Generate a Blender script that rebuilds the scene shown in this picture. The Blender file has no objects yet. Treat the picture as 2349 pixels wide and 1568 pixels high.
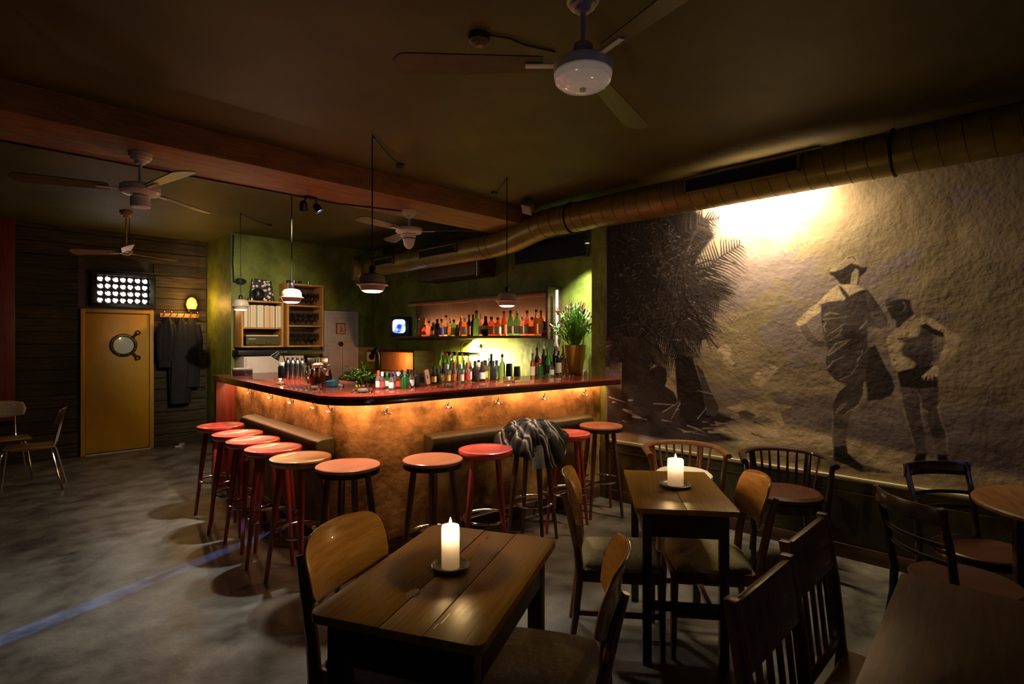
import bpy, bmesh, math, random
import numpy as np
from mathutils import Vector, Matrix
R = math.radians
random.seed(7)
SC = bpy.context.scene
COL = SC.collection

# ------------------------------------------------------------------ camera, world, exposure
cam = bpy.data.cameras.new('camera')
cam.sensor_width = 36.0
cam.lens = 36.0 * 1240 / 2349
cam.shift_y = -6 / 2349
cam.clip_start = 0.02
camo = bpy.data.objects.new('camera', cam)
COL.objects.link(camo)
camo.location = (0, 0, 1.55)
camo.rotation_euler = (R(90), 0, R(-45))
SC.camera = camo
SC.view_settings.view_transform = 'Standard'
SC.view_settings.look = 'None'
SC.view_settings.exposure = 0.0
SC.view_settings.gamma = 1.0
SC.view_settings.use_curve_mapping = False
SC.cycles.max_bounces = 8
SC.cycles.diffuse_bounces = 2
SC.cycles.sample_clamp_indirect = 3.0
SC.cycles.caustics_reflective = False
SC.cycles.caustics_refractive = False
w = bpy.data.worlds.new('world')
SC.world = w
w.use_nodes = True
w.node_tree.nodes['Background'].inputs[0].default_value = (0.02, 0.025, 0.04, 1)
w.node_tree.nodes['Background'].inputs[1].default_value = 0.08


def light(kind, loc, energy, color, size=0.03, target=None, spot=None, blend=0.4, size_y=None, name='lamp_light'):
    l = bpy.data.lights.new(name, kind)
    l.energy = energy
    l.color = color
    if kind == 'AREA':
        l.size = size
        if size_y:
            l.shape = 'RECTANGLE'
            l.size_y = size_y
    else:
        l.shadow_soft_size = size
    if kind == 'SPOT':
        l.spot_size = R(spot)
        l.spot_blend = blend
    o = bpy.data.objects.new(name, l)
    COL.objects.link(o)
    o.location = loc
    if target is not None:
        d = Vector(target) - Vector(loc)
        o.rotation_euler = d.to_track_quat('-Z', 'Y').to_euler()
    return o


WARM = (1.0, 0.62, 0.30)
# large and far lights ------------------------------------------------
# tube lamp between the duct and the painted wall
light('AREA', (4.29, 1.60, 2.72), 74.0, (1.0, 0.74, 0.44), 0.62, (4.49, 1.60, 2.48), size_y=0.05, name='mural_tube_light')
# two heads of the spotlight on the beam, then one added spot
light('SPOT', (1.96, 4.44, 2.62), 175, (1.0, 0.97, 0.88), 0.025, (0.95, 4.15, 0.0), 56, 1.0, name='beam_spot_floor')
light('SPOT', (2.06, 4.40, 2.62), 360, (1.0, 0.80, 0.68), 0.025, (2.12, 4.9, 1.1), 66, 0.9, name='beam_spot_bar')
light('SPOT', (2.04, 4.47, 2.60), 330, (1.0, 0.84, 0.62), 0.025, (2.70, 8.0, 1.85), 44, 1.0, name='added_shelf_spot')  # added third spot without a head, brightens the records and green wall
# cool street light coming in by the window and the door gap behind the camera
light('AREA', (0.2, -2.8, 1.6), 4.5, (0.42, 0.42, 1.0), 1.6, (1.6, .6, 0.8), size_y=1.2, name='street_window_light')
s = light('SPOT', (-2.2, 1.0, 2.3), 1500, (0.18, 0.35, 1.0), 0.01, (0.35, 3.92, 0.0), 25, 0.5, name='street_gap_light')
_z = (Vector(s.location) - Vector((.35, 3.92, 0))).normalized()
_x = Vector((.855, .326, 0))
_x = (_x - _z * _x.dot(_z)).normalized()
s.rotation_euler = Matrix((_x, _z.cross(_x), _z)).transposed().to_euler()
s.scale = (1.0, 0.06, 1.0)

# ------------------------------------------------------------------ materials
MATS = {}


def mat(name, c1, c2=None, rough=0.5, metal=0.0, scale=4.0, stretch=(1, 1, 1), bump=0.0, bscale=None, emit=None, estr=0.0,
        trans=0.0, coat=0.0, sss=0.0, detail=4.0, pos=(0.35, 0.7), rand=0.0, alpha=1.0, ior=1.45, rvar=0.0):
    if name in MATS:
        return MATS[name]
    m = bpy.data.materials.new(name)
    m.use_nodes = True
    nt = m.node_tree
    n, L = nt.nodes, nt.links
    p = n['Principled BSDF']
    p.inputs['Base Color'].default_value = (*c1, 1)
    p.inputs['Roughness'].default_value = rough
    p.inputs['Metallic'].default_value = metal
    p.inputs['Transmission Weight'].default_value = trans
    p.inputs['Coat Weight'].default_value = coat
    p.inputs['Subsurface Weight'].default_value = sss
    p.inputs['Alpha'].default_value = alpha
    p.inputs['IOR'].default_value = ior
    if emit:
        p.inputs['Emission Color'].default_value = (*emit, 1)
        p.inputs['Emission Strength'].default_value = estr
    if c2 or bump:
        tc = n.new('ShaderNodeTexCoord')
        mp = n.new('ShaderNodeMapping')
        mp.inputs['Scale'].default_value = stretch
        L.new(tc.outputs['Object'], mp.inputs['Vector'])
        nz = n.new('ShaderNodeTexNoise')
        nz.inputs['Scale'].default_value = scale
        nz.inputs['Detail'].default_value = detail
        nz.inputs['Roughness'].default_value = 0.62
        L.new(mp.outputs[0], nz.inputs['Vector'])
        if rand:
            oi = n.new('ShaderNodeObjectInfo')
            ad = n.new('ShaderNodeVectorMath')
            ad.operation = 'MULTIPLY_ADD'
            ad.inputs[1].default_value = (17, 17, 17)
            L.new(oi.outputs['Random'], ad.inputs[0])
            L.new(mp.outputs[0], ad.inputs[2])
            L.new(ad.outputs[0], nz.inputs['Vector'])
        if c2:
            cr = n.new('ShaderNodeValToRGB')
            cr.color_ramp.elements[0].position = pos[0]
            cr.color_ramp.elements[1].position = pos[1]
            cr.color_ramp.elements[0].color = (*c1, 1)
            cr.color_ramp.elements[1].color = (*c2, 1)
            L.new(nz.outputs['Fac'], cr.inputs[0])
            out = cr.outputs[0]
            if rand:
                hs = n.new('ShaderNodeHueSaturation')
                mr = n.new('ShaderNodeMapRange')
                mr.inputs['To Min'].default_value = 1 - rand
                mr.inputs['To Max'].default_value = 1 + rand
                L.new(oi.outputs['Random'], mr.inputs['Value'])
                L.new(mr.outputs[0], hs.inputs['Value'])
                L.new(out, hs.inputs['Color'])
                out = hs.outputs[0]
            L.new(out, p.inputs['Base Color'])
        if rvar:
            mr2 = n.new('ShaderNodeMapRange')
            mr2.inputs['From Min'].default_value = 0.3
            mr2.inputs['From Max'].default_value = 0.7
            mr2.inputs['To Min'].default_value = rough - rvar
            mr2.inputs['To Max'].default_value = rough + rvar
            L.new(nz.outputs['Fac'], mr2.inputs['Value'])
            L.new(mr2.outputs[0], p.inputs['Roughness'])
        if bump:
            b = n.new('ShaderNodeBump')
            b.inputs['Strength'].default_value = bump
            b.inputs['Distance'].default_value = 0.02
            src = nz
            if bscale:
                src = n.new('ShaderNodeTexNoise')
                src.inputs['Scale'].default_value = bscale
                src.inputs['Detail'].default_value = 6
                L.new(mp.outputs[0], src.inputs['Vector'])
            L.new(src.outputs['Fac'], b.inputs['Height'])
            L.new(b.outputs[0], p.inputs['Normal'])
    MATS[name] = m
    return m


M_FLOOR = mat('concrete floor', (0.035, 0.034, 0.028), (0.22, 0.215, 0.185), 0.40, scale=3.2, detail=14, bump=0.35, bscale=9, rvar=0.12, pos=(0.3, 0.72))
M_CEIL = mat('dark olive ceiling', (0.062, 0.055, 0.007), (0.095, 0.085, 0.012), 0.62, scale=2, bump=0.1, bscale=4)
M_GREEN = mat('green lime plaster', (0.09, 0.115, 0.012), (0.24, 0.27, 0.042), 0.55, scale=3.5, detail=9, bump=0.6, bscale=7)
M_DARKW = mat('dark wall', (0.05, 0.035, 0.015), (0.08, 0.06, 0.03), 0.7, scale=4, bump=0.3)
M_PLANK = mat('rough brown plank', (0.018, 0.011, 0.004), (0.085, 0.055, 0.018), 0.7, scale=3, stretch=(1, 6, 14), bump=0.5, rand=0.35)
M_BEAM = mat('brown painted beam', (0.20, 0.092, 0.026), (0.34, 0.17, 0.05), 0.6, scale=5, stretch=(0.8, 3, 3), bump=0.4, bscale=12)
M_WAIN = mat('dark green wainscot', (0.045, 0.042, 0.016), (0.12, 0.11, 0.045), 0.55, scale=5, bump=0.5, bscale=14, detail=8)
M_LEDGE = mat('cream ledge paint', (0.42, 0.36, 0.22), (0.55, 0.48, 0.30), 0.5, scale=8)
M_YELLOW = mat('yellow door paint', (0.60, 0.29, 0.006), (0.72, 0.38, 0.012), 0.45, scale=3, stretch=(1, 1, 0.6), bump=0.06)
M_REDW = mat('dark red wood', (0.16, 0.022, 0.010), (0.26, 0.045, 0.018), 0.35, scale=6, stretch=(6, 6, 0.7))
M_PANEL = mat('golden brown bar front', (0.09, 0.045, 0.009), (0.44, 0.25, 0.08), 0.42, scale=4.2, detail=12, bump=0.4, bscale=22, pos=(0.36, 0.66))
M_COUNTER = mat('red mahogany counter', (0.22, 0.030, 0.018), (0.36, 0.065, 0.035), 0.16, scale=5, stretch=(1, 3, 3), coat=0.6)
M_LIP = mat('dark counter edge', (0.020, 0.008, 0.006), (0.05, 0.02, 0.012), 0.2, scale=6, coat=0.5)
M_PAD = mat('olive leather pad', (0.040, 0.029, 0.004), (0.062, 0.045, 0.008), 0.5, scale=12, bump=0.15)
M_SEATR = mat('red lacquered seat', (0.50, 0.030, 0.028), (0.68, 0.085, 0.070), 0.28, scale=3, stretch=(1, 8, 1), coat=0.4, rand=0.15)
M_SEATO = mat('orange brown seat', (0.42, 0.12, 0.06), (0.56, 0.20, 0.11), 0.3, scale=3, stretch=(1, 8, 1), coat=0.3)
M_SEATT = mat('tan seat', (0.36, 0.17, 0.055), (0.50, 0.27, 0.10), 0.32, scale=3, stretch=(1, 8, 1), coat=0.3)
M_LEGR = mat('red stained leg', (0.22, 0.030, 0.022), (0.34, 0.055, 0.038), 0.3, scale=6, stretch=(4, 4, 0.6), coat=0.3)
M_LEGD = mat('dark brown leg', (0.055, 0.022, 0.016), (0.11, 0.045, 0.03), 0.3, scale=6, stretch=(4, 4, 0.6), coat=0.3)
M_CHROME = mat('chrome', (0.75, 0.73, 0.70), rough=0.12, metal=1)
M_STEEL = mat('brushed steel', (0.62, 0.62, 0.62), (0.75, 0.74, 0.72), 0.22, metal=1, scale=20)
M_BLACK = mat('black metal', (0.012, 0.012, 0.014), rough=0.35, metal=0.3)
M_RUBBER = mat('black cord', (0.008, 0.008, 0.009), rough=0.6)
M_TABLE = mat('worn oak table top', (0.23, 0.112, 0.006), (0.37, 0.198, 0.015), 0.36, scale=5, stretch=(1.0, 22, 3), detail=8, bump=0.06, rand=0.12, rvar=0.05)
M_TABLE.node_tree.nodes['Principled BSDF'].inputs['Specular IOR Level'].default_value = 0.28
M_TABLED = mat('dark table frame', (0.030, 0.012, 0.007), (0.07, 0.028, 0.014), 0.4, scale=5, stretch=(1, 6, 6))
M_TABLE3 = mat('brown table top', (0.075, 0.035, 0.012), (0.16, 0.085, 0.028), 0.35, scale=4, stretch=(1, 12, 3), detail=8)
M_PLY = mat('honey plywood', (0.36, 0.17, 0.035), (0.55, 0.29, 0.07), 0.25, scale=5, stretch=(1.5, 3, 10), coat=0.4, bump=0.05)
M_WALNUT = mat('reddish brown chair wood', (0.15, 0.06, 0.02), (0.28, 0.12, 0.04), 0.32, scale=5, stretch=(5, 5, 0.8), coat=0.2)
M_PADC = mat('cream olive upholstery', (0.34, 0.31, 0.15), (0.45, 0.41, 0.22), 0.85, scale=40, bump=0.25)
M_DKCH = mat('near black chair wood', (0.025, 0.014, 0.012), (0.06, 0.03, 0.022), 0.28, scale=6, coat=0.4)
M_BRCH = mat('dark brown chair wood', (0.13, 0.055, 0.022), (0.25, 0.115, 0.045), 0.33, scale=6, stretch=(5, 5, 0.8), coat=0.2)
M_SEATD = mat('dark red seat ply', (0.045, 0.014, 0.006), (0.075, 0.024, 0.010), 0.4, scale=6)
M_WAX = mat('cream wax', (0.92, 0.80, 0.62), rough=0.4)
_n, _l = M_WAX.node_tree.nodes, M_WAX.node_tree.links
_tr, _mx = _n.new('ShaderNodeBsdfTranslucent'), _n.new('ShaderNodeMixShader')
_tr.inputs[0].default_value = (1.0, 0.80, 0.55, 1)
_mx.inputs[0].default_value = 0.55
_l.new(_n['Principled BSDF'].outputs[0], _mx.inputs[1])
_l.new(_tr.outputs[0], _mx.inputs[2])
_l.new(_mx.outputs[0], _n['Material Output'].inputs[0])
M_FLAME = mat('candle flame', (1, 0.8, 0.4), emit=(1.0, 0.72, 0.34), estr=40)
M_SAUCER = mat('grey pewter saucer', (0.20, 0.19, 0.15), (0.30, 0.29, 0.24), 0.35, metal=0.6, scale=30)
M_WHITE = mat('white enamel', (0.80, 0.78, 0.68), rough=0.35)
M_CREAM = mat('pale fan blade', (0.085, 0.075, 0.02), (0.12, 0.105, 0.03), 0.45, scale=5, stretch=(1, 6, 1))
M_TANBL = mat('tan fan blade', (0.46, 0.28, 0.10), (0.58, 0.38, 0.16), 0.45, scale=5, stretch=(1, 6, 1))
M_SHADE = mat('pendant enamel', (0.46, 0.38, 0.28), rough=0.35, metal=0.0)
M_DIFF = mat('frosted lamp glass', (0.9, 0.85, 0.75), rough=0.4, emit=(1.0, 0.86, 0.72), estr=1.0)
M_FANGL = mat('opal fan lamp glass', (0.72, 0.60, 0.50), rough=0.12, coat=0.5, emit=(1.0,.78,.62), estr=.10)  # faint emission added to brighten the glass of a lamp that is off
M_DUCT = mat('olive painted duct', (0.19, 0.15, 0.028), (0.27, 0.215, 0.05), 0.36, metal=0.35, scale=5, bump=0.08)
M_SEAM = mat('duct seam', (0.10, 0.072, 0.02), rough=0.5, metal=0.3)
M_GRILLE = mat('blue black grille', (0.05, 0.06, 0.10), rough=0.4, metal=0.4)
M_VOID = mat('black void', (0.004, 0.004, 0.006), rough=0.8)
M_OAKB = mat('orange shelf wood', (0.42, 0.19, 0.045), (0.60, 0.30, 0.08), 0.45, scale=4, stretch=(6, 6, 0.8), bump=0.1)
M_SHELFD = mat('dark shelf wood', (0.055, 0.026, 0.012), (0.11, 0.055, 0.025), 0.45, scale=4, stretch=(1, 0.8, 6))
M_BACKP = mat('shelf back boards', (0.30, 0.19, 0.10), (0.42, 0.28, 0.15), 0.5, scale=3, stretch=(4, 1, 0.5), rand=0.1)
M_DOORW = mat('grey white panel door', (0.42, 0.38, 0.36), (0.50, 0.46, 0.44), 0.5, scale=6)
M_PINKC = mat('cream cabinet paint', (0.62, 0.50, 0.42), (0.70, 0.58, 0.50), 0.45, scale=6)
M_GLASS = mat('clear glass', (0.95, 0.97, 0.95), rough=0.03, trans=1.0, ior=1.45)
M_LEAF = mat('fresh green leaf', (0.07, 0.28, 0.02), (0.26, 0.58, 0.07), 0.4, scale=20)
M_LEAFP = mat('pale green leaf', (0.25, 0.42, 0.12), (0.55, 0.66, 0.38), 0.4, scale=20)
M_BUD = mat('red flower bud', (0.55, 0.05, 0.05), rough=0.5)
M_POT = mat('mustard glazed pot', (0.40, 0.25, 0.035), (0.52, 0.35, 0.06), 0.35, scale=9, coat=0.3)
M_BRASS = mat('dark bronze', (0.10, 0.065, 0.03), rough=0.35, metal=0.8)
M_COAT = mat('black coat cloth', (0.010, 0.009, 0.010), (0.02, 0.018, 0.02), 0.85, scale=30)
M_PORT = mat('porthole glass', (0.70, 0.72, 0.60), rough=0.12, coat=0.5)

# ------------------------------------------------------------------ mesh builder


class MB:
    def __init__(s):
        s.v, s.f = [], []

    def add(s, v, f, M=None):
        k = len(s.v)
        if M is not None:
            v = [tuple(M @ Vector(p)) for p in v]
        s.v += [tuple(p) for p in v]
        s.f += [tuple(i + k for i in q) for q in f]
        return s

    def box(s, x0, x1, y0, y1, z0, z1, M=None, top=None):
        # top = (sx, sy) scales the upper face about its centre
        v = [(x0, y0, z0), (x1, y0, z0), (x1, y1, z0), (x0, y1, z0), (x0, y0, z1), (x1, y0, z1), (x1, y1, z1), (x0, y1, z1)]
        if top:
            cx, cy = (x0 + x1) / 2, (y0 + y1) / 2
            v = v[:4] + [(cx + (p[0] - cx) * top[0], cy + (p[1] - cy) * top[1], p[2]) for p in v[4:]]
        f = [(0, 3, 2, 1), (4, 5, 6, 7), (0, 1, 5, 4), (1, 2, 6, 5), (2, 3, 7, 6), (3, 0, 4, 7)]
        return s.add(v, f, M)

    def lathe(s, prof, n=24, M=None, cap=True):
        v, f = [], []
        for r, z in prof:
            for i in range(n):
                a = 2 * math.pi * i / n
                v.append((r * math.cos(a), r * math.sin(a), z))
        for j in range(len(prof) - 1):
            for i in range(n):
                k = (i + 1) % n
                f.append((j * n + i, j * n + k, (j + 1) * n + k, (j + 1) * n + i))
        if cap:
            f.append(tuple(range(n - 1, -1, -1)))
            f.append(tuple((len(prof) - 1) * n + i for i in range(n)))
        return s.add(v, f, M)

    def tube(s, path, r, n=8, closed=False, M=None, rs=None, flat=1.0, cap=True):
        P = [Vector(p) for p in path]
        v, f = [], []
        m = len(P)
        up = Vector((0, 0, 1))
        prev = None
        for i, p in enumerate(P):
            if closed:
                t = P[(i + 1) % m] - P[i - 1]
            else:
                t = P[min(i + 1, m - 1)] - P[max(i - 1, 0)]
            t.normalize()
            if prev is None:
                a = up if abs(t.dot(up)) < 0.95 else Vector((1, 0, 0))
                u = t.cross(a).normalized()
            else:
                u = (prev - t * prev.dot(t)).normalized()
            prev = u
            w_ = t.cross(u)
            rr = rs[i] if rs else r
            for k in range(n):
                an = 2 * math.pi * k / n
                v.append(tuple(p + u * rr * math.cos(an) + w_ * rr * flat * math.sin(an)))
        for i in range(m if closed else m - 1):
            j = (i + 1) % m
            for k in range(n):
                l = (k + 1) % n
                f.append((i * n + k, i * n + l, j * n + l, j * n + k))
        if not closed and cap:
            f.append(tuple(range(n - 1, -1, -1)))
            f.append(tuple((m - 1) * n + k for k in range(n)))
        return s.add(v, f, M)

    def prism(s, poly, z0, z1, M=None, inset=0):
        n = len(poly)
        v = [(p[0], p[1], z0) for p in poly] + [(p[0], p[1], z1) for p in poly]
        f = [tuple(range(n - 1, -1, -1)), tuple(range(n, 2 * n))]
        f += [(i, (i + 1) % n, n + (i + 1) % n, n + i) for i in range(n)]
        return s.add(v, f, M)

    def sweep(s, path, prof, closed=False, M=None):
        """prof: (offset to the left-hand side, z) polygon, path in plan (x, y, z)."""
        P = [Vector(p) for p in path]
        n, m = len(prof), len(P)
        v, f = [], []
        for i, p in enumerate(P):
            t = P[min(i + 1, m - 1)] - P[max(i - 1, 0)]
            t.z = 0
            t.normalize()
            nr = Vector((-t.y, t.x, 0))
            for o, z in prof:
                v.append((p.x + nr.x * o, p.y + nr.y * o, p.z + z))
        for i in range(m - 1):
            for k in range(n):
                l = (k + 1) % n
                f.append((i * n + k, i * n + l, (i + 1) * n + l, (i + 1) * n + k))
        f.append(tuple(range(n - 1, -1, -1)))
        f.append(tuple((m - 1) * n + k for k in range(n)))
        return s.add(v, f, M)

    def build(s, name, m, parent=None, bevel=0.0, smooth=35, seg=2, loc=None):
        me = bpy.data.meshes.new(name)
        me.from_pydata(s.v, [], s.f)
        bm = bmesh.new()
        bm.from_mesh(me)
        bmesh.ops.recalc_face_normals(bm, faces=bm.faces)
        if bevel:
            ed = [e for e in bm.edges if len(e.link_faces) == 2 and e.calc_face_angle(0) > R(40)]
            if ed:
                bmesh.ops.bevel(bm, geom=ed, offset=bevel, segments=seg, affect='EDGES', profile=0.6, clamp_overlap=True)
        bm.to_mesh(me)
        bm.free()
        if smooth:
            me.polygons.foreach_set('use_smooth', [True] * len(me.polygons))
            me.set_sharp_from_angle(angle=R(smooth))
        me.materials.append(m)
        o = bpy.data.objects.new(name, me)
        COL.objects.link(o)
        if parent is not None:
            o.parent = parent
        if loc:
            o.location = loc
        return o


def thing(name, label, cat, loc=(0, 0, 0), rz=0, group=None):
    o = bpy.data.objects.new(name, None)
    o.empty_display_size = 0.1
    COL.objects.link(o)
    o.location = loc
    o.rotation_euler = (0, 0, R(rz))
    tag(o, label, cat, group)
    return o


def tag(o, label, cat, group=None):
    o['label'] = label
    o['category'] = cat
    if group:
        o['group'] = group
    return o


def struct(o):
    o['kind'] = 'structure'
    return o


def dup(root, loc, rz=0, label=None, group=None):
    r = root.copy()
    COL.objects.link(r)
    r.location = loc
    r.rotation_euler = (0, 0, R(rz))
    if label:
        r['label'] = label
    if group:
        r['group'] = group
    for ch in list(root.children):
        c = ch.copy()
        COL.objects.link(c)
        c.parent = r
        for g in ch.children:
            d = g.copy()
            COL.objects.link(d)
            d.parent = c
    return r


ORD = ['first', 'second', 'third', 'fourth', 'fifth', 'sixth', 'seventh', 'eighth', 'ninth', 'tenth', 'eleventh', 'twelfth', 'thirteenth',
       'fourteenth', 'fifteenth', 'sixteenth', 'seventeenth', 'eighteenth', 'nineteenth', 'twentieth', 'twenty-first', 'twenty-second',
       'twenty-third', 'twenty-fourth', 'twenty-fifth', 'twenty-sixth', 'twenty-seventh', 'twenty-eighth', 'twenty-ninth', 'thirtieth',
       'thirty-first', 'thirty-second', 'thirty-third', 'thirty-fourth']
T = Matrix.Translation


def RX(a):
    return Matrix.Rotation(R(a), 4, 'X')


def RY(a):
    return Matrix.Rotation(R(a), 4, 'Y')


def RZ(a):
    return Matrix.Rotation(R(a), 4, 'Z')


# ------------------------------------------------------------------ the setting
XM, XB, YB, YD, XS = 4.40, 4.80, 8.07, 9.15, 2.55     # painted wall, back-bar wall, green wall, door wall, side return
XL, YF = -2.6, -3.0
CF, CR = 2.92, 3.03                                     # ceiling in front of / behind the beam
struct(MB().box(XL - .2, 5.1, YF - .2, 9.4, -0.1, 0).build('floor', M_FLOOR, smooth=0))
struct(MB().box(XL - .2, 5.1, YF - .2, 3.95, CF, CF + .2).build('ceiling', M_CEIL, smooth=0))
struct(MB().box(XL - .2, 5.1, 4.45, 9.4, CR, CR + .1).build('ceiling', M_CEIL, smooth=0))
struct(MB().box(XL - .2, XL, YF, 9.15, 0, 3.03).build('wall_left', M_DARKW, smooth=0))
# front wall (behind the camera) with a window
MBf = MB().box(XL, 5.1, YF - .2, YF, 0, 0.9).box(XL, 5.1, YF - .2, YF, 2.3, 2.92).box(XL, -1.0, YF - .2, YF, .9, 2.3).box(1.0, 5.1, YF - .2, YF, .9, 2.3)
struct(MBf.build('wall_front', M_DARKW, smooth=0))
wf = struct(MB().box(-1, 1, YF - .15, YF - .13, .9, 2.3).build('window_1', M_GLASS, smooth=0))
MB().box(-1, 1, YF - .16, YF - .05, .9, .96).box(-1, 1, YF - .16, YF - .05, 2.24, 2.3).box(-1, -.94, YF - .16, YF - .05, .9, 2.3)\
    .box(.94, 1, YF - .16, YF - .05, .9, 2.3).box(-.03, .03, YF - .16, YF - .05, .9, 2.3).build('window_frame', M_SHELFD, wf)
# right wall: lower part, plain part to the right of the painting, pillar, recess
wr = struct(MB().box(XM + .006, 5.1, YF, 3.10, 0, 2.92).build('wall_right', mat('grey plaster', (0.25, 0.22, 0.14), (0.34, 0.30, 0.2), 0.7, scale=3, bump=0.5, bscale=6), smooth=0))
MB().box(XM - .004, XM + .01, -2.9, 3.09, 0.0, 0.56).build('wainscot_panel', M_WAIN, wr)
struct(MB().box(XM - .03, XM + .01, -2.9, 3.095, 0.553, 0.580).build('trim_1', M_LEDGE, bevel=.004))
struct(MB().box(XM - .016, XM + .01, -2.9, 3.095, 0.462, 0.476).build('trim_2', M_WAIN, bevel=.003))
struct(MB().box(XM - .02, XM + .01, -2.9, 3.095, 0, 0.10).build('baseboard_right', M_SHELFD, bevel=.004))
struct(MB().box(XM, 5.1, 3.10, 3.27, 0, 2.92).build('wall_pillar', M_GREEN, smooth=0))
struct(MB().box(XB, 5.1, 3.27, YB, 0, 3.03).build('wall_recess', M_GREEN, smooth=0))
struct(MB().box(XS, 5.1, YB, YB + .1, 0, 3.03).build('wall_rear', M_GREEN, smooth=0))
struct(MB().box(XS, XS + .1, YB + .1, YD + .1, 0, 3.03).build('wall_return', M_GREEN, smooth=0))
wb = struct(MB().box(XL, XS, YD + .02, YD + .2, 0, 3.03).build('wall_back', M_DARKW, smooth=0))
# planks of the back wall
hp = 0.165
for k in range(19):
    z0, z1 = k * hp + .004, min((k + 1) * hp - .004, 3.03)
    for (xa, xb) in (((-1.2, 1.0) if z0 < 2.5 else (-1.2, 2.53)), (1.85, 2.53)):
        if xa > 1 and z0 >= 2.5:
            continue
        d = random.uniform(0, .012)
        MB().box(xa, xb, YD - .012 - d, YD + .02, z0, z1).build('plank', M_PLANK, wb, bevel=.004, seg=1)
MB().box(1.0, 1.85, YD - .01, YD + .02, 1.93, 2.5).build('lintel_board', M_SHELFD, wb)
struct(MB().box(0.0, 0.38, YD - .12, YD - .02, 0.55, 3.03).build('trim_3', M_REDW, bevel=.01))
# ceiling beam
struct(MB().box(-2.6, 4.78, 3.90, 4.50, 2.75, 3.04).build('trim_4', M_BEAM, bevel=.012))
cd = MB().tube([(-1.5, 4.49, 2.744), (2.3, 4.45, 2.744), (2.88, 4.27, 2.744)], .006, 6).build('ceiling_cable', M_RUBBER)
tag(cd, 'thin black cable run along the underside of the brown ceiling beam', 'cable')

# ------------------------------------------------------------------ the painting on the wall
S2 = math.sqrt(.5)


def wall_pt(px, py):
    """where a point of the picture painted on the wall lies on the wall plane (y, z)"""
    a, c = (px - 1174.5) / 1240, (778 - py) / 1240
    t = XM / (S2 * (1 + a))
    return t * S2 * (1 - a), 1.55 + c * t


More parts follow.
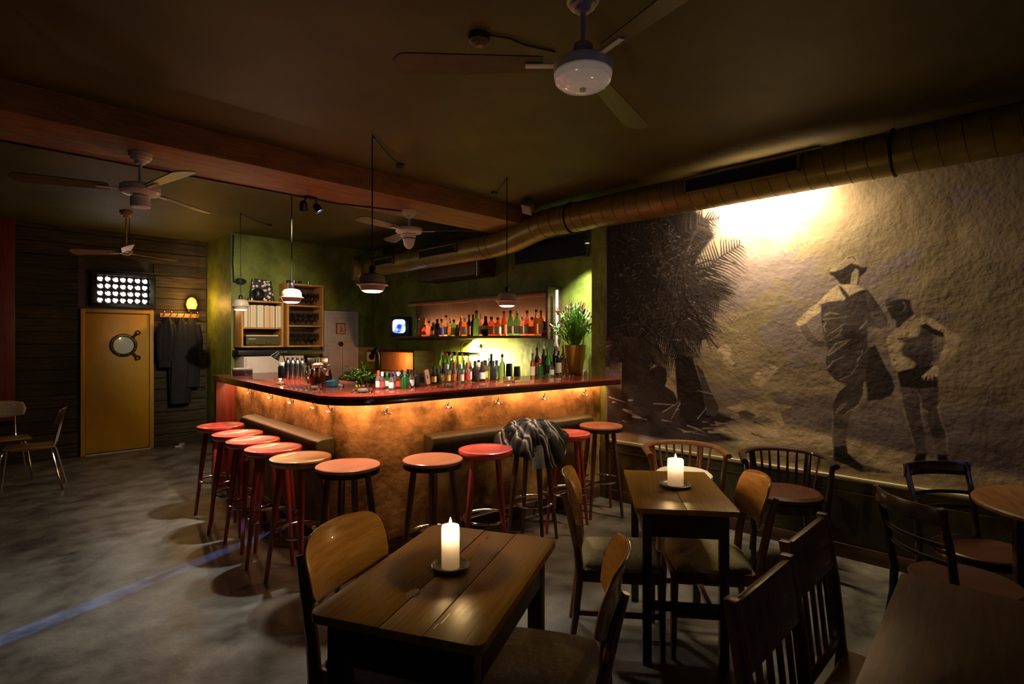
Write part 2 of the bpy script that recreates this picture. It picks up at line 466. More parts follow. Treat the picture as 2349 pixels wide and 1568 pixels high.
def make_mural():
    y0, y1, z0, z1 = -0.35, 3.10, 0.575, 2.92
    ny, nz = 690, 470
    Y = np.linspace(y1, y0, ny)
    Z = np.linspace(z0, z1, nz)
    gy, gz = np.meshgrid(Y, Z, indexing='xy')
    rng = np.random.RandomState(3)

    def fbm(sy, sz, oct=5, seed=0):
        r = np.random.RandomState(seed)
        out = np.zeros_like(gy)
        amp = 1.0
        tot = 0
        for o in range(oct):
            n1, n2 = int(sz * 2 ** o) + 2, int(sy * 2 ** o) + 2
            g = r.rand(n1 + 1, n2 + 1)
            u = (gz - z0) / (z1 - z0) * (n1 - 1)
            v = (gy - y0) / (y1 - y0) * (n2 - 1)
            iu, iv = u.astype(int), v.astype(int)
            fu, fv = u - iu, v - iv
            fu, fv = fu * fu * (3 - 2 * fu), fv * fv * (3 - 2 * fv)
            out += amp * ((g[iu, iv] * (1 - fu) + g[iu + 1, iv] * fu) * (1 - fv) + (g[iu, iv + 1] * (1 - fu) + g[iu + 1, iv + 1] * fu) * fv)
            tot += amp
            amp *= .55
        return out / tot
    tone = 0.34 + 0.20 * (fbm(5, 4, 6, 1) - .5) * 2 * .8
    tone *= 0.92 + .16 * fbm(40, 40, 3, 2)

    def soft(d, w_=.004):
        return np.clip(.5 - d / (2 * w_), 0, 1)

    def window(pts, pad):
        ys = [p[0] for p in pts]
        zs = [p[1] for p in pts]
        j0 = max(0, int((y1 - max(ys) - pad) / (y1 - y0) * (ny - 1)))
        j1 = min(ny, int((y1 - min(ys) + pad) / (y1 - y0) * (ny - 1)) + 2)
        i0 = max(0, int((min(zs) - pad - z0) / (z1 - z0) * (nz - 1)))
        i1 = min(nz, int((max(zs) + pad - z0) / (z1 - z0) * (nz - 1)) + 2)
        return slice(i0, i1), slice(j0, j1)

    def segd(a, b, py, pz):
        ab = (b[0] - a[0], b[1] - a[1])
        L2 = ab[0] ** 2 + ab[1] ** 2 + 1e-12
        t = np.clip(((py - a[0]) * ab[0] + (pz - a[1]) * ab[1]) / L2, 0, 1)
        return np.hypot(py - a[0] - t * ab[0], pz - a[1] - t * ab[1]), t

    def poly(pts, val, o=None, alpha=1.0, edge=.005, tex=0.0):
        if o:
            pts = [(o[0] + p[0] * o[2], o[1] + p[1] * o[2]) for p in pts]
        q = [wall_pt(*p) for p in pts]
        W = window(q, edge * 2)
        py, pz = gy[W], gz[W]
        if py.size == 0:
            return
        ins = np.zeros(py.shape, bool)
        dm = np.full(py.shape, 9.)
        for k in range(len(q)):
            a, b = q[k], q[(k + 1) % len(q)]
            d, _ = segd(a, b, py, pz)
            dm = np.minimum(dm, d)
            cond = (a[1] > pz) != (b[1] > pz)
            xi = (b[0] - a[0]) * (pz - a[1]) / ((b[1] - a[1]) or 1e-9) + a[0]
            ins ^= cond & (py < xi)
        sd = np.where(ins, -dm, dm)
        m = soft(sd, edge) * alpha
        vv = val * (1 + tex * (fb[W] - .5) * 4) if tex else val
        tone[W] = tone[W] * (1 - m) + vv * m

    def stroke(pts, w0, w1, val, o=None, alpha=1.0):
        if o:
            pts = [(o[0] + p[0] * o[2], o[1] + p[1] * o[2]) for p in pts]
        q = [wall_pt(*p) for p in pts]
        n = len(q) - 1
        for k in range(n):
            a, b = q[k], q[k + 1]
            wa = w0 + (w1 - w0) * k / n
            wb_ = w0 + (w1 - w0) * (k + 1) / n
            W = window([a, b], max(wa, wb_) + .006)
            py, pz = gy[W], gz[W]
            if py.size == 0:
                continue
            d, t = segd(a, b, py, pz)
            m = soft(d - (wa + (wb_ - wa) * t), .003) * alpha
            tone[W] = tone[W] * (1 - m) + val * m
    fb = fbm(22, 18, 4, 5)
    # sky and sea bands, pale haze over the horizon, faint waves
    for k in range(60):
        y = rng.uniform(880, 1040)
        x = rng.uniform(1700, 2349)
        l = rng.uniform(40, 160)
        stroke([(x, y), (x + l, y + l * .10)], .003, .001, rng.choice([.22, .55]), alpha=.35)
    # dark water behind the men
    poly([(1660, 905), (1900, 905), (2349, 960), (2349, 1100), (2200, 1070), (1960, 1015), (1860, 985), (1780, 975), (1700, 960)], .19, alpha=.75, edge=.05, tex=.35)
    # sand
    poly([(1560, 985), (1700, 975), (1800, 975), (1960, 1010), (2100, 1045), (2225, 1072), (2349, 1095), (2349, 1160), (2230, 1140), (1900, 1085), (1660, 1050), (1390, 1010), (1390, 990)], .64, edge=.02, tex=.25)
    poly([(1395, 985), (1600, 1000), (1800, 1040), (2000, 1075), (2230, 1110), (2230, 1145), (1890, 1090), (1680, 1058), (1388, 1012)], .30, edge=.02, tex=.3, alpha=.7)
    # shaded beach, left
    poly([(1390, 880), (1470, 905), (1550, 925), (1640, 940), (1690, 960), (1640, 985), (1700, 1010), (1600, 1020), (1500, 1005), (1390, 985)], .05, edge=.02, tex=.5)
    for k in range(46):
        x, y = rng.uniform(1395, 1740), 0
        y = 925 + (x - 1395) * .17 + rng.uniform(-18, 38)
        l = rng.uniform(8, 40)
        stroke([(x, y), (x + l, y + l * rng.uniform(-.1, .45))], rng.uniform(.003, .010), .001, rng.choice([.45, .4, .02]), alpha=.9)
    # palm ------------------------------------------------------------
    poly([(1390, 500), (1420, 495), (1490, 500), (1590, 480), (1620, 500), (1640, 540), (1600, 590), (1590, 640), (1560, 680), (1585, 720), (1560, 745), (1520, 760), (1480, 775), (1430, 785), (1390, 780)], .022, edge=.015)

    def frond(path, ln, n, side=(1, -1), w0=.009, val=.03, droop=.5, back=.5, alpha=1.0):
        P = [Vector((p[0], p[1])) for p in path]
        seg = [(P[i + 1] - P[i]).length for i in range(len(P) - 1)]
        tot = sum(seg)
        stroke(path, .007, .002, val, alpha=alpha)
        for k in range(n):
            s_ = tot * (k + .5) / n
            i = 0
            while i < len(seg) - 1 and s_ > seg[i]:
                s_ -= seg[i]
                i += 1
            p = P[i].lerp(P[i + 1], s_ / seg[i])
            t = (P[i + 1] - P[i]).normalized()
            u = k / n
            L = ln * (math.sin(math.pi * min(1, .25 + u * .75)) ** .6) * rng.uniform(.85, 1.1)
            for sd in side:
                nr = Vector((-t.y, t.x)) * sd
                d = (nr * 1.0 + t * back).normalized()
                m_ = p + d * L * .55
                e = p + d * L + Vector((0, droop * L * .35)) + t * L * .1
                stroke([tuple(p), tuple(m_), tuple(e)], w0, .0012, val * rng.uniform(.5, 1.6), alpha=alpha)
    frond([(1470, 760), (1560, 690), (1600, 640), (1650, 590), (1700, 560)], 95, 44, w0=.0085, back=.5, droop=.6)
    frond([(1700, 560), (1750, 535), (1800, 522), (1860, 525)], 60, 20, side=(1,), w0=.004, val=.20, alpha=.6, droop=1.4)
    frond([(1700, 560), (1750, 532), (1800, 520), (1860, 522)], 50, 14, side=(1,), w0=.004, val=.62, alpha=.7, droop=1.0)
    frond([(1500, 600), (1560, 540), (1610, 505), (1650, 500)], 60, 30, back=.7, droop=.7)
    frond([(1480, 700), (1560, 740), (1610, 780)], 90, 30, back=.8, droop=.7)
    frond([(1480, 720), (1540, 780), (1560, 820)], 80, 22, back=.8, droop=.8)
    frond([(1470, 720), (1450, 770), (1425, 830)], 60, 24, back=.9, droop=.6)
    frond([(1480, 730), (1480, 780), (1500, 835)], 60, 20, back=1.0, droop=.6)
    frond([(1520, 640), (1600, 650), (1650, 690)], 85, 26, back=.8, droop=.6)
    frond([(1440, 740), (1410, 790), (1395, 840)], 50, 18, back=1.0, droop=.4)
    frond([(1390, 560), (1450, 520), (1540, 500)], 60, 24, back=.6, droop=.4)
    for k in range(150):                                   # long leaflets hanging out to the right and down
        an = R(-75 + 190 * k / 149) + rng.uniform(-.06, .06)
        sx, sy = 1545 + rng.uniform(-35, 25), 660 + rng.uniform(-60, 70)
        L = rng.uniform(90, 150) * (1.0 if an < 1.2 else .8)
        m_ = (sx + math.cos(an) * L * .55, sy + math.sin(an) * L * .55)
        e_ = (sx + math.cos(an) * L, sy + math.sin(an) * L + L * .22)
        stroke([(sx, sy), m_, e_], .0085, .0015, rng.uniform(.02, .06))
    for k in range(300):                                   # sky glinting through the leaves
        a_, r_ = rng.uniform(0, 2 * math.pi), rng.uniform(0, 1) ** .5
        x, y = 1500 + 110 * r_ * math.cos(a_), 640 + 130 * r_ * math.sin(a_)
        if x < 1400:
            continue
        l = rng.uniform(2, 9)
        an = rng.uniform(-1.2, .6)
        stroke([(x, y), (x + l * math.cos(an), y + l * math.sin(an))], rng.uniform(.001, .003), .001, rng.uniform(.06, .24))
    # trunk, seated figure, deck chair
    poly([(1428, 770), (1490, 780), (1492, 905), (1425, 915)], .035, tex=.4)
    poly([(1455, 905), (1480, 860), (1495, 845), (1512, 836), (1528, 845), (1530, 872), (1525, 885), (1545, 898), (1558, 925), (1520, 945), (1450, 930)], .035)
    poly([(1548, 822), (1556, 815), (1588, 818), (1598, 850), (1608, 880), (1622, 925), (1628, 950), (1560, 958), (1552, 900)], .03)
    poly([(1595, 830), (1612, 850), (1632, 900), (1650, 935), (1640, 955), (1620, 950), (1608, 880)], .09)
    for q in (((1520, 945), (1560, 920)), ((1560, 925), (1540, 960)), ((1600, 960), (1620, 935)), ((1500, 925), (1548, 928))):
        stroke(q, .004, .002, .42)
    # patches where the plaster came off
    poly([(1648, 798), (1662, 788), (1676, 796), (1678, 812), (1672, 818), (1684, 830), (1682, 846), (1668, 842), (1658, 826), (1660, 812), (1645, 808)], .62, tex=.25)
    poly([(1722, 868), (1736, 852), (1760, 842), (1780, 838), (1786, 846), (1768, 866), (1756, 878), (1748, 890), (1734, 884), (1720, 878)], .60, tex=.25)
    # reclining pale cloth
    poly([(1665, 935), (1690, 928), (1705, 918), (1735, 912), (1752, 905), (1758, 894), (1764, 908), (1780, 925), (1822, 932), (1790, 944), (1800, 975), (1802, 1005), (1788, 1000), (1772, 965), (1755, 952), (1728, 958), (1700, 950)], .52, tex=.3)
    poly([(1690, 945), (1710, 940), (1735, 952), (1722, 962), (1700, 958)], .12)
    stroke([(1600, 895), (1640, 905), (1672, 930)], .004, .003, .35)
    stroke([(1575, 895), (1600, 885), (1600, 897), (1568, 897)], .001, .001, .1)
    # cracks
    for c in ([(1800, 838), (1830, 842), (1870, 838), (1898, 842)], [(1780, 915), (1800, 895), (1840, 882), (1900, 878)], [(2000, 520), (1985, 560), (1998, 590), (1975, 630)],
              [(1930, 540), (1925, 570), (1950, 600)], [(2080, 600), (2050, 620), (2010, 640)]):
        stroke(c, .003, .0015, .10, alpha=.7)
    # the taller man, seen from behind -------------------------------
    O = (1780, 560, .3443)
    skin, dark, mid = .66, .045, .20
    poly([(410, 268), (340, 320), (290, 380), (200, 450), (130, 520), (150, 548), (190, 620), (240, 665), (300, 692), (335, 680), (330, 640), (290, 640), (240, 590), (205, 525), (240, 490), (300, 450), (310, 400), (340, 380), (450, 372), (600, 300), (545, 278), (540, 262), (420, 262)], skin, O, tex=.2)
    poly([(150, 545), (205, 525), (240, 590), (290, 640), (330, 640), (335, 680), (300, 692), (240, 665), (190, 620)], mid, O)
    poly([(360, 178), (368, 140), (420, 105), (470, 82), (515, 75), (545, 100), (562, 140), (540, 142), (505, 128), (470, 150), (400, 182)], .42, O, tex=.25)
    poly([(355, 185), (400, 180), (440, 165), (470, 145), (505, 125), (545, 140), (575, 155), (612, 150), (600, 180), (575, 205), (560, 215), (550, 268), (430, 266), (410, 240), (385, 215), (362, 205)], dark, O)
    stroke([(480, 92), (515, 82), (530, 105)], .005, .003, .1, O)
    poly([(505, 195), (530, 160), (550, 172), (548, 225), (538, 268), (495, 266)], .40, O)
    poly([(300, 400), (350, 385), (450, 378), (500, 335), (560, 308), (610, 300), (640, 340), (680, 400), (720, 460), (748, 515), (738, 545), (700, 562), (650, 548), (640, 620), (665, 680), (600, 700), (350, 740), (330, 640), (310, 560), (300, 480)], .085, O, tex=.5)
    poly([(590, 320), (625, 330), (700, 430), (735, 510), (725, 545), (690, 555), (640, 500), (610, 420)], .13, O, tex=.3)
    poly([(415, 272), (440, 285), (492, 345), (472, 372), (430, 310)], .07, O)
    poly([(610, 560), (640, 550), (670, 580), (665, 640), (640, 690), (615, 705), (610, 640)], .24, O, tex=.5)
    poly([(335, 740), (500, 640), (620, 690), (665, 680), (720, 800), (770, 880), (790, 950), (770, 1000), (700, 1035), (610, 1040), (600, 1000), (560, 1070), (510, 1115), (460, 1138), (385, 1132), (380, 1060), (420, 980), (470, 935), (400, 910), (345, 850), (332, 790)], .08, O, tex=.4)
    poly([(620, 690), (665, 680), (720, 800), (770, 880), (790, 950), (770, 1000), (700, 1035), (612, 1040), (600, 900)], .05, O)
    poly([(596, 915), (610, 1000), (590, 1045), (530, 1100), (460, 1132), (550, 1060), (578, 1000), (584, 920)], .38, O)
    poly([(345, 858), (400, 912), (470, 936), (440, 965), (400, 995), (368, 930)], .40, O)
    for q in ([(320, 500), (400, 490), (485, 478)], [(340, 612), (400, 570), (465, 520)], [(330, 580), (320, 545), (335, 520)], [(345, 650), (420, 600), (440, 560)], [(350, 738), (420, 690), (500, 628)],
              [(350, 720), (400, 660), (470, 640)], [(560, 560), (590, 530), (610, 500)], [(400, 1110), (440, 1070), (480, 1045)], [(540, 780), (570, 730), (575, 690)], [(430, 900), (500, 870), (545, 800)],
              [(330, 470), (360, 455), (420, 465)], [(345, 820), (380, 780), (460, 740)], [(400, 1120), (430, 1100), (470, 1060)]):
        stroke(q, .006, .002, rng.uniform(.28, .5), O, alpha=.85)
    poly([(385, 1135), (500, 1130), (480, 1200), (468, 1300), (475, 1390), (400, 1452), (380, 1440), (385, 1350), (372, 1250)], .17, O, tex=.4)
    stroke([(380, 1150), (375, 1250), (382, 1340)], .006, .004, .34, O)
    poly([(385, 1350), (470, 1340), (480, 1390), (520, 1430), (580, 1475), (640, 1515), (560, 1515), (470, 1470), (395, 1445)], .045, O)
    stroke([(600, 1490), (680, 1510), (760, 1520)], .02, .004, .14, O, alpha=.8)
    # the second man --------------------------------------------------
    poly([(800, 560), (860, 520), (925, 465), (980, 465), (1050, 500), (1120, 550), (1200, 595), (1236, 620), (1215, 700), (1150, 780), (1095, 835), (1060, 835), (1082, 780), (1112, 700), (1128, 625), (1060, 600), (1050, 650), (1060, 760), (1040, 830), (980, 850), (910, 825), (810, 848), (775, 800), (755, 740), (745, 680), (735, 630), (770, 590)], .58, O, tex=.25)
    poly([(820, 632), (940, 612), (965, 540), (1020, 540), (1060, 600), (1055, 700), (1060, 760), (1020, 830), (920, 830), (900, 790), (850, 765), (830, 705), (850, 655)], .11, O, edge=.012, tex=.3)
    poly([(960, 545), (1000, 525), (1050, 560), (1118, 590), (1122, 622), (1060, 606), (1000, 572)], .04, O)
    poly([(778, 765), (840, 745), (900, 770), (930, 800), (880, 825), (800, 838), (775, 805)], .64, O, edge=.01)
    stroke([(785, 770), (800, 775)], .006, .003, .06, O)
    stroke([(820, 632), (880, 625), (940, 628)], .004, .002, .05, O)
    poly([(728, 385), (750, 345), (800, 325), (860, 330), (895, 380), (905, 430), (925, 462), (870, 505), (812, 560), (795, 540), (800, 510), (770, 488), (745, 440), (735, 410)], .06, O)
    poly([(725, 385), (750, 345), (810, 325), (862, 332), (888, 372), (850, 362), (800, 368), (755, 390), (740, 425)], .36, O, tex=.7)
    stroke([(745, 420), (770, 410)], .004, .002, .3, O)
    stroke([(850, 385), (862, 410), (852, 440)], .005, .003, .25, O)
    poly([(808, 852), (920, 822), (1040, 808), (1072, 840), (1078, 920), (1080, 985), (960, 995), (940, 965), (828, 952)], .035, O)
    poly([(970, 880), (1010, 845), (1060, 800), (1092, 832), (1078, 870), (1066, 885), (1050, 862), (1042, 905), (1030, 870), (1012, 905), (1005, 872), (985, 900)], .62, O)
    poly([(815, 950), (945, 960), (960, 1060), (975, 1160), (992, 1250), (1002, 1400), (938, 1402), (920, 1330), (890, 1230), (850, 1100), (825, 1000)], .13, O, tex=.4)
    poly([(958, 960), (1082, 950), (1078, 1080), (1108, 1190), (1135, 1260), (1142, 1400), (1072, 1402), (1050, 1300), (1008, 1180), (975, 1080)], .14, O, tex=.4)
    stroke([(830, 990), (850, 1100), (890, 1230), (925, 1340)], .005, .004, .38, O)
    stroke([(962, 1060), (975, 1160), (992, 1240)], .004, .003, .38, O)
    stroke([(1078, 1080), (1108, 1190), (1138, 1262), (1142, 1390)], .005, .004, .38, O)
    stroke([(985, 1105), (1010, 1115)], .010, .006, .36, O, alpha=.8)
    poly([(938, 1398), (1002, 1396), (996, 1468), (912, 1442)], .03, O)
    poly([(1072, 1400), (1142, 1400), (1152, 1478), (1108, 1452), (1078, 1440)], .03, O)
    # right edge of the pasted print
    W = gy < wall_pt(2225, 1000)[0]
    tone[W & (gz < 1.06)] *= .9
    warm = np.stack([tone * 1.16, tone * .95, tone * .60, np.ones_like(tone)], -1)
    bl = (tone < .3)
    warm[..., 2] = np.where(bl, tone * .9, warm[..., 2])
    # relief of the rough plaster
    rel = (fbm(26, 20, 5, 9) - .5) * .006 + (fbm(7, 6, 3, 10) - .5) * .012
    m = bpy.data.meshes.new('mural')
    co = np.stack([XM + np.clip(rel, -.014, .006) * .6, gy, gz], -1).reshape(-1, 3)
    m.vertices.add(ny * nz)
    m.vertices.foreach_set('co', co.ravel())
    idx = np.arange(ny * nz).reshape(nz, ny)
    q = np.stack([idx[:-1, :-1], idx[1:, :-1], idx[1:, 1:], idx[:-1, 1:]], -1).reshape(-1, 4)
    nq = len(q)
    m.loops.add(nq * 4)
    m.loops.foreach_set('vertex_index', q.ravel())
    m.polygons.add(nq)
    m.polygons.foreach_set('loop_start', np.arange(nq) * 4)
    m.polygons.foreach_set('use_smooth', np.ones(nq, bool))
    m.update()
    m.validate()
    ca = m.color_attributes.new('print', 'FLOAT_COLOR', 'POINT')
    ca.data.foreach_set('color', warm.reshape(-1).astype(np.float32))
    mt = bpy.data.materials.new('painted plaster')
    mt.use_nodes = True
    n, L = mt.node_tree.nodes, mt.node_tree.links
    at = n.new('ShaderNodeAttribute')
    at.attribute_name = 'print'
    L.new(at.outputs['Color'], n['Principled BSDF'].inputs['Base Color'])
    n['Principled BSDF'].inputs['Roughness'].default_value = .6
    n['Principled BSDF'].inputs['Specular IOR Level'].default_value = .12
    tc = n.new('ShaderNodeTexCoord')
    nz_ = n.new('ShaderNodeTexNoise')
    nz_.inputs['Scale'].default_value = 30
    nz_.inputs['Detail'].default_value = 5
    b = n.new('ShaderNodeBump')
    b.inputs['Strength'].default_value = .22
    b.inputs['Distance'].default_value = .01
    L.new(tc.outputs['Object'], nz_.inputs['Vector'])
    L.new(nz_.outputs['Fac'], b.inputs['Height'])
    L.new(b.outputs[0], n['Principled BSDF'].inputs['Normal'])
    m.materials.append(mt)
    o = bpy.data.objects.new('mural', m)
    COL.objects.link(o)
    tag(o, 'large sepia beach mural of two standing men and a palm on the rough plaster wall', 'mural')


make_mural()
# ------------------------------------------------------------------ bar counter
def arc(cx, cy, r, a0, a1, n):
    return [(cx + r * math.cos(R(a0 + (a1 - a0) * i / n)), cy + r * math.sin(R(a0 + (a1 - a0) * i / n))) for i in range(n + 1)]


ZC = 1.18
bar = thing('bar_counter', 'L-shaped bar with red-brown top, golden-brown front and glowing light under its edge', 'bar', (0, 0, 0))
outer = [(1.78, 6.22), (1.70, 4.9), (1.645, 4.0)] + arc(1.98, 3.47, .355, 172, 262, 10) + [(2.6, 3.075), (4.395, 2.92)]
inner = [(4.395, 3.10), (4.395, 3.278), (4.79, 3.278), (4.79, 3.78), (2.62, 3.80), (2.36, 3.98), (2.42, 6.22)]
top_bm = MB().prism(outer + inner, ZC - .018, ZC)
top_bm.build('worktop', M_COUNTER, bar, bevel=.006)
# dark nosing under the red top
path = [(p[0], p[1], 0) for p in outer]
MB().sweep(path, [(.004, ZC - .062), (.004, ZC - .016), (.06, ZC - .016), (.06, ZC - .062)][::-1]).build('counter_edge', M_LIP, bar, bevel=.006)
MB().prism([(p[0] + .0, p[1] + .0) for p in ([(1.84, 6.18), (1.76, 4.9), (1.705, 4.0)] + arc(1.98, 3.47, .295, 172, 262, 8) + [(2.6, 3.135), (4.39, 2.98), (4.39, 3.27), (4.78, 3.29), (4.78, 3.76), (2.62, 3.78), (2.38, 3.98), (2.40, 6.18)])],
           ZC - .055, ZC - .019).build('underboard', M_LIP, bar)
# curved front
pf = [(1.99, 6.16), (1.93, 5.0), (1.885, 4.0), (1.875, 3.68)] + arc(2.10, 3.62, .22, 180, 262, 8)[1:] + [(2.6, 3.36), (4.39, 3.16)]
front = MB().sweep([(p[0], p[1], 0) for p in pf], [(0, 0), (0, ZC - .056), (.05, ZC - .056), (.05, 0)]).build('front_panel', M_PANEL, bar)
MB().box(1.80, 2.36, 6.16, 6.215, 0, ZC - .056).build('end_panel', M_REDW, bar, bevel=.006)
MB().sweep([(p[0] - .01, p[1] - .01, 0) for p in pf], [(0, 0), (0, .11), (.012, .11), (.012, 0)]).build('kick_board', M_SHELFD, bar)
# glowing strip under the nosing
strip = []
so = [(1.80, 6.12), (1.735, 4.9), (1.69, 4.0)] + arc(1.99, 3.48, .30, 172, 262, 8) + [(2.6, 3.155), (4.37, 3.00)]
M_STRIP = mat('light strip', (1, .7, .4), emit=(1.0, .52, .22), estr=9)
MB().sweep([(p[0], p[1], 0) for p in so], [(.085, ZC - .070), (.085, ZC - .060), (.10, ZC - .060), (.10, ZC - .070)]).build('light_strip', M_STRIP, bar)
for k in range(len(so) - 1):
    a, b = Vector((*so[k], ZC - .075)), Vector((*so[k + 1], ZC - .075))
    ln = (b - a).length
    nr = Vector((-(b - a).y, (b - a).x, 0)).normalized()
    c = (a + b) / 2 + nr * .11
    tg = (a + b) / 2 + nr * .21 + Vector((0, 0, -.15))
    ld = light('AREA', c, 4.2 * ln, (1.0, .47, .23), ln * .98, tg, size_y=.012, name='counter_strip_light')
    d = (b - a).normalized()
    zax = (c - tg).normalized()
    yax = zax.cross(d).normalized()
    ld.rotation_euler = Matrix((d, yax, zax)).transposed().to_euler()
# knee pads
for q, (a, b) in enumerate((((1.785, 5.42), (1.725, 3.70)), ((2.40, 3.215), (4.15, 3.05)))):
    A, B = Vector((*a, 0)), Vector((*b, 0))
    prof = [(0, .72), (-.005, .84), (.02, .862), (.10, .868), (.13, .86), (.16, .74), (.15, .71)] if 0 else [(.02, .735), (.0, .775), (.012, .818), (.05, .832), (.148, .836), (.148, .70), (.05, .70)]
    MB().sweep([tuple(A.lerp(B, i / 12)) for i in range(13)], prof).build('knee_pad', M_PAD, bar, bevel=.012, seg=3)
# brass foot rail with brackets
for (a, b) in (((1.80, 5.9), (1.74, 3.75)), ((2.25, 3.18), (4.25, 3.02))):
    A, B = Vector((*a, .2)), Vector((*b, .2))
    mb = MB().tube([tuple(A), tuple(B)], .018, 10)
    n = Vector((-(B - A).y, (B - A).x, 0)).normalized()
    for t in (.04, .35, .66, .96):
        p = A.lerp(B, t)
        mb.tube([tuple(p), tuple(p + n * (.10 if a[0] < 2 else .16))], .01, 8)
    mb.build('foot_rail', M_CHROME, bar)


def hook_mesh():
    mb = MB()
    mb.lathe([(.004, 0), (.016, .002), (.016, .006), (.004, .008)], 10, RX(90) @ T((0, 0, -.008)))
    mb.tube([(0, -.004, .004), (0, -.018, .012), (0, -.026, .030)], .004, 6)
    mb.lathe([(.0005, -.008), (.006, -.005), (.008, 0), (.006, .005), (.0005, .008)], 8, T((0, -.026, .034)))
    for s_ in (-1, 1):
        mb.tube([(0, -.004, -.002), (s_ * .012, -.018, -.016), (s_ * .02, -.030, -.012)], .004, 6)
        mb.lathe([(.0005, -.008), (.006, -.005), (.008, 0), (.006, .005), (.0005, .008)], 8, T((s_ * .022, -.032, -.008)))
    return mb


hk = hook_mesh().build('hook', M_CHROME, bar)
hk.location = (1.955, 5.6, 1.03)
hk.rotation_euler = (0, 0, R(-92.7))
hooks = [(1.928, 5.0, -92.9), (1.906, 4.5, -92.6), (1.886, 4.03, -92), (1.874, 3.75, -91), (2.10, 3.38, -6), (2.62, 3.335, -6), (3.10, 3.28, -6), (3.62, 3.228, -6), (4.14, 3.17, -6)]
for x, y, rz in hooks:
    h = hk.copy()
    COL.objects.link(h)
    h.location = (x, y, 1.03)
    h.rotation_euler = (0, 0, R(rz))

# ------------------------------------------------------------------ bar stools
ZS = .79


def make_stool(kind, label):
    t = thing('bar_stool', label, 'bar stool', (0, 0, 0), 0, 'stools along the bar')
    sm = {'red': M_SEATR, 'tan': M_SEATT, 'brown': M_SEATO}[kind]
    lm = M_LEGD if kind == 'brown' else M_LEGR
    if kind == 'brown':
        MB().lathe([(.001, ZS - .022), (.186, ZS - .022), (.190, ZS - .016), (.190, ZS - .004), (.184, ZS), (.001, ZS)], 40).build('seat', sm, t, smooth=30)
        MB().lathe([(.168, ZS - .055), (.188, ZS - .050), (.188, ZS - .0225), (.168, ZS - .0225)], 40, cap=False).build('seat_rim', M_BLACK, t)
        MB().lathe([(.001, ZS - .050), (.165, ZS - .050), (.165, ZS - .024), (.001, ZS - .024)], 24).build('seat_plate', lm, t)
    else:
        MB().lathe([(.001, ZS - .050), (.160, ZS - .050), (.182, ZS - .040), (.192, ZS - .018), (.188, ZS - .004), (.176, ZS), (.150, ZS - .004), (.08, ZS - .012), (.001, ZS - .014)], 40).build('seat', sm, t, smooth=50)
    for k in range(4):
        a = R(45 + 90 * k)
        c, s_ = math.cos(a), math.sin(a)
        n = 8
        pts = [(c * (.118 + .088 * u), s_ * (.118 + .088 * u), (ZS - .05) * (1 - u)) for u in [i / n for i in range(n + 1)]]
        rs = [.019 + .004 * math.sin(math.pi * min(1, u * 1.6)) - .006 * u for u in [i / n for i in range(n + 1)]]
        MB().tube(pts, .02, 10, rs=rs).build('leg', lm, t)
    n = 40
    MB().tube([(.160 * math.cos(2 * math.pi * i / n), .160 * math.sin(2 * math.pi * i / n), .31) for i in range(n)], .0085, 8, closed=True).build('foot_ring', M_CHROME, t)
    return t


proto = {k: None for k in ('red', 'tan', 'brown')}
stools = [('red', 1.57, 5.24, 10, 'red wooden stool at the far left end of the bar, farthest from the camera'),
          ('red', 1.535, 4.70, 32, 'red wooden stool, second from the far left end of the bar'),
          ('red', 1.515, 4.30, 5, 'red wooden stool, third from the far left end of the bar'),
          ('red', 1.51, 3.895, 60, 'red wooden stool just behind the tan-seated one on the left side'),
          ('tan', 1.515, 3.46, 22, 'stool with tan dished seat and red legs, next to the bar corner'),
          ('brown', 1.62, 3.03, 0, 'stool with orange-brown disc seat and dark legs, left of the rounded bar corner'),
          ('brown', 2.085, 2.80, 12, 'stool with orange-brown disc seat and dark legs, right of the rounded bar corner'),
          ('red', 2.54, 2.80, 48, 'bright red stool with red legs, second on the right side of the bar'),
          ('brown', 3.04, 2.82, 20, 'dark-legged stool under the heaped jacket'),
          ('red', 3.45, 2.81, 30, 'bright red stool just right of the jacket'),
          ('brown', 3.965, 2.845, 55, 'dark-legged brown disc stool standing nearest the painted wall')]
for k, x, y, rz, lab in stools:
    if proto[k] is None:
        proto[k] = make_stool(k, lab)
        proto[k].location = (x, y, 0)
        proto[k].rotation_euler = (0, 0, R(rz))
    else:
        dup(proto[k], (x, y, 0), rz, lab)


# jacket heaped on a stool
from mathutils import noise


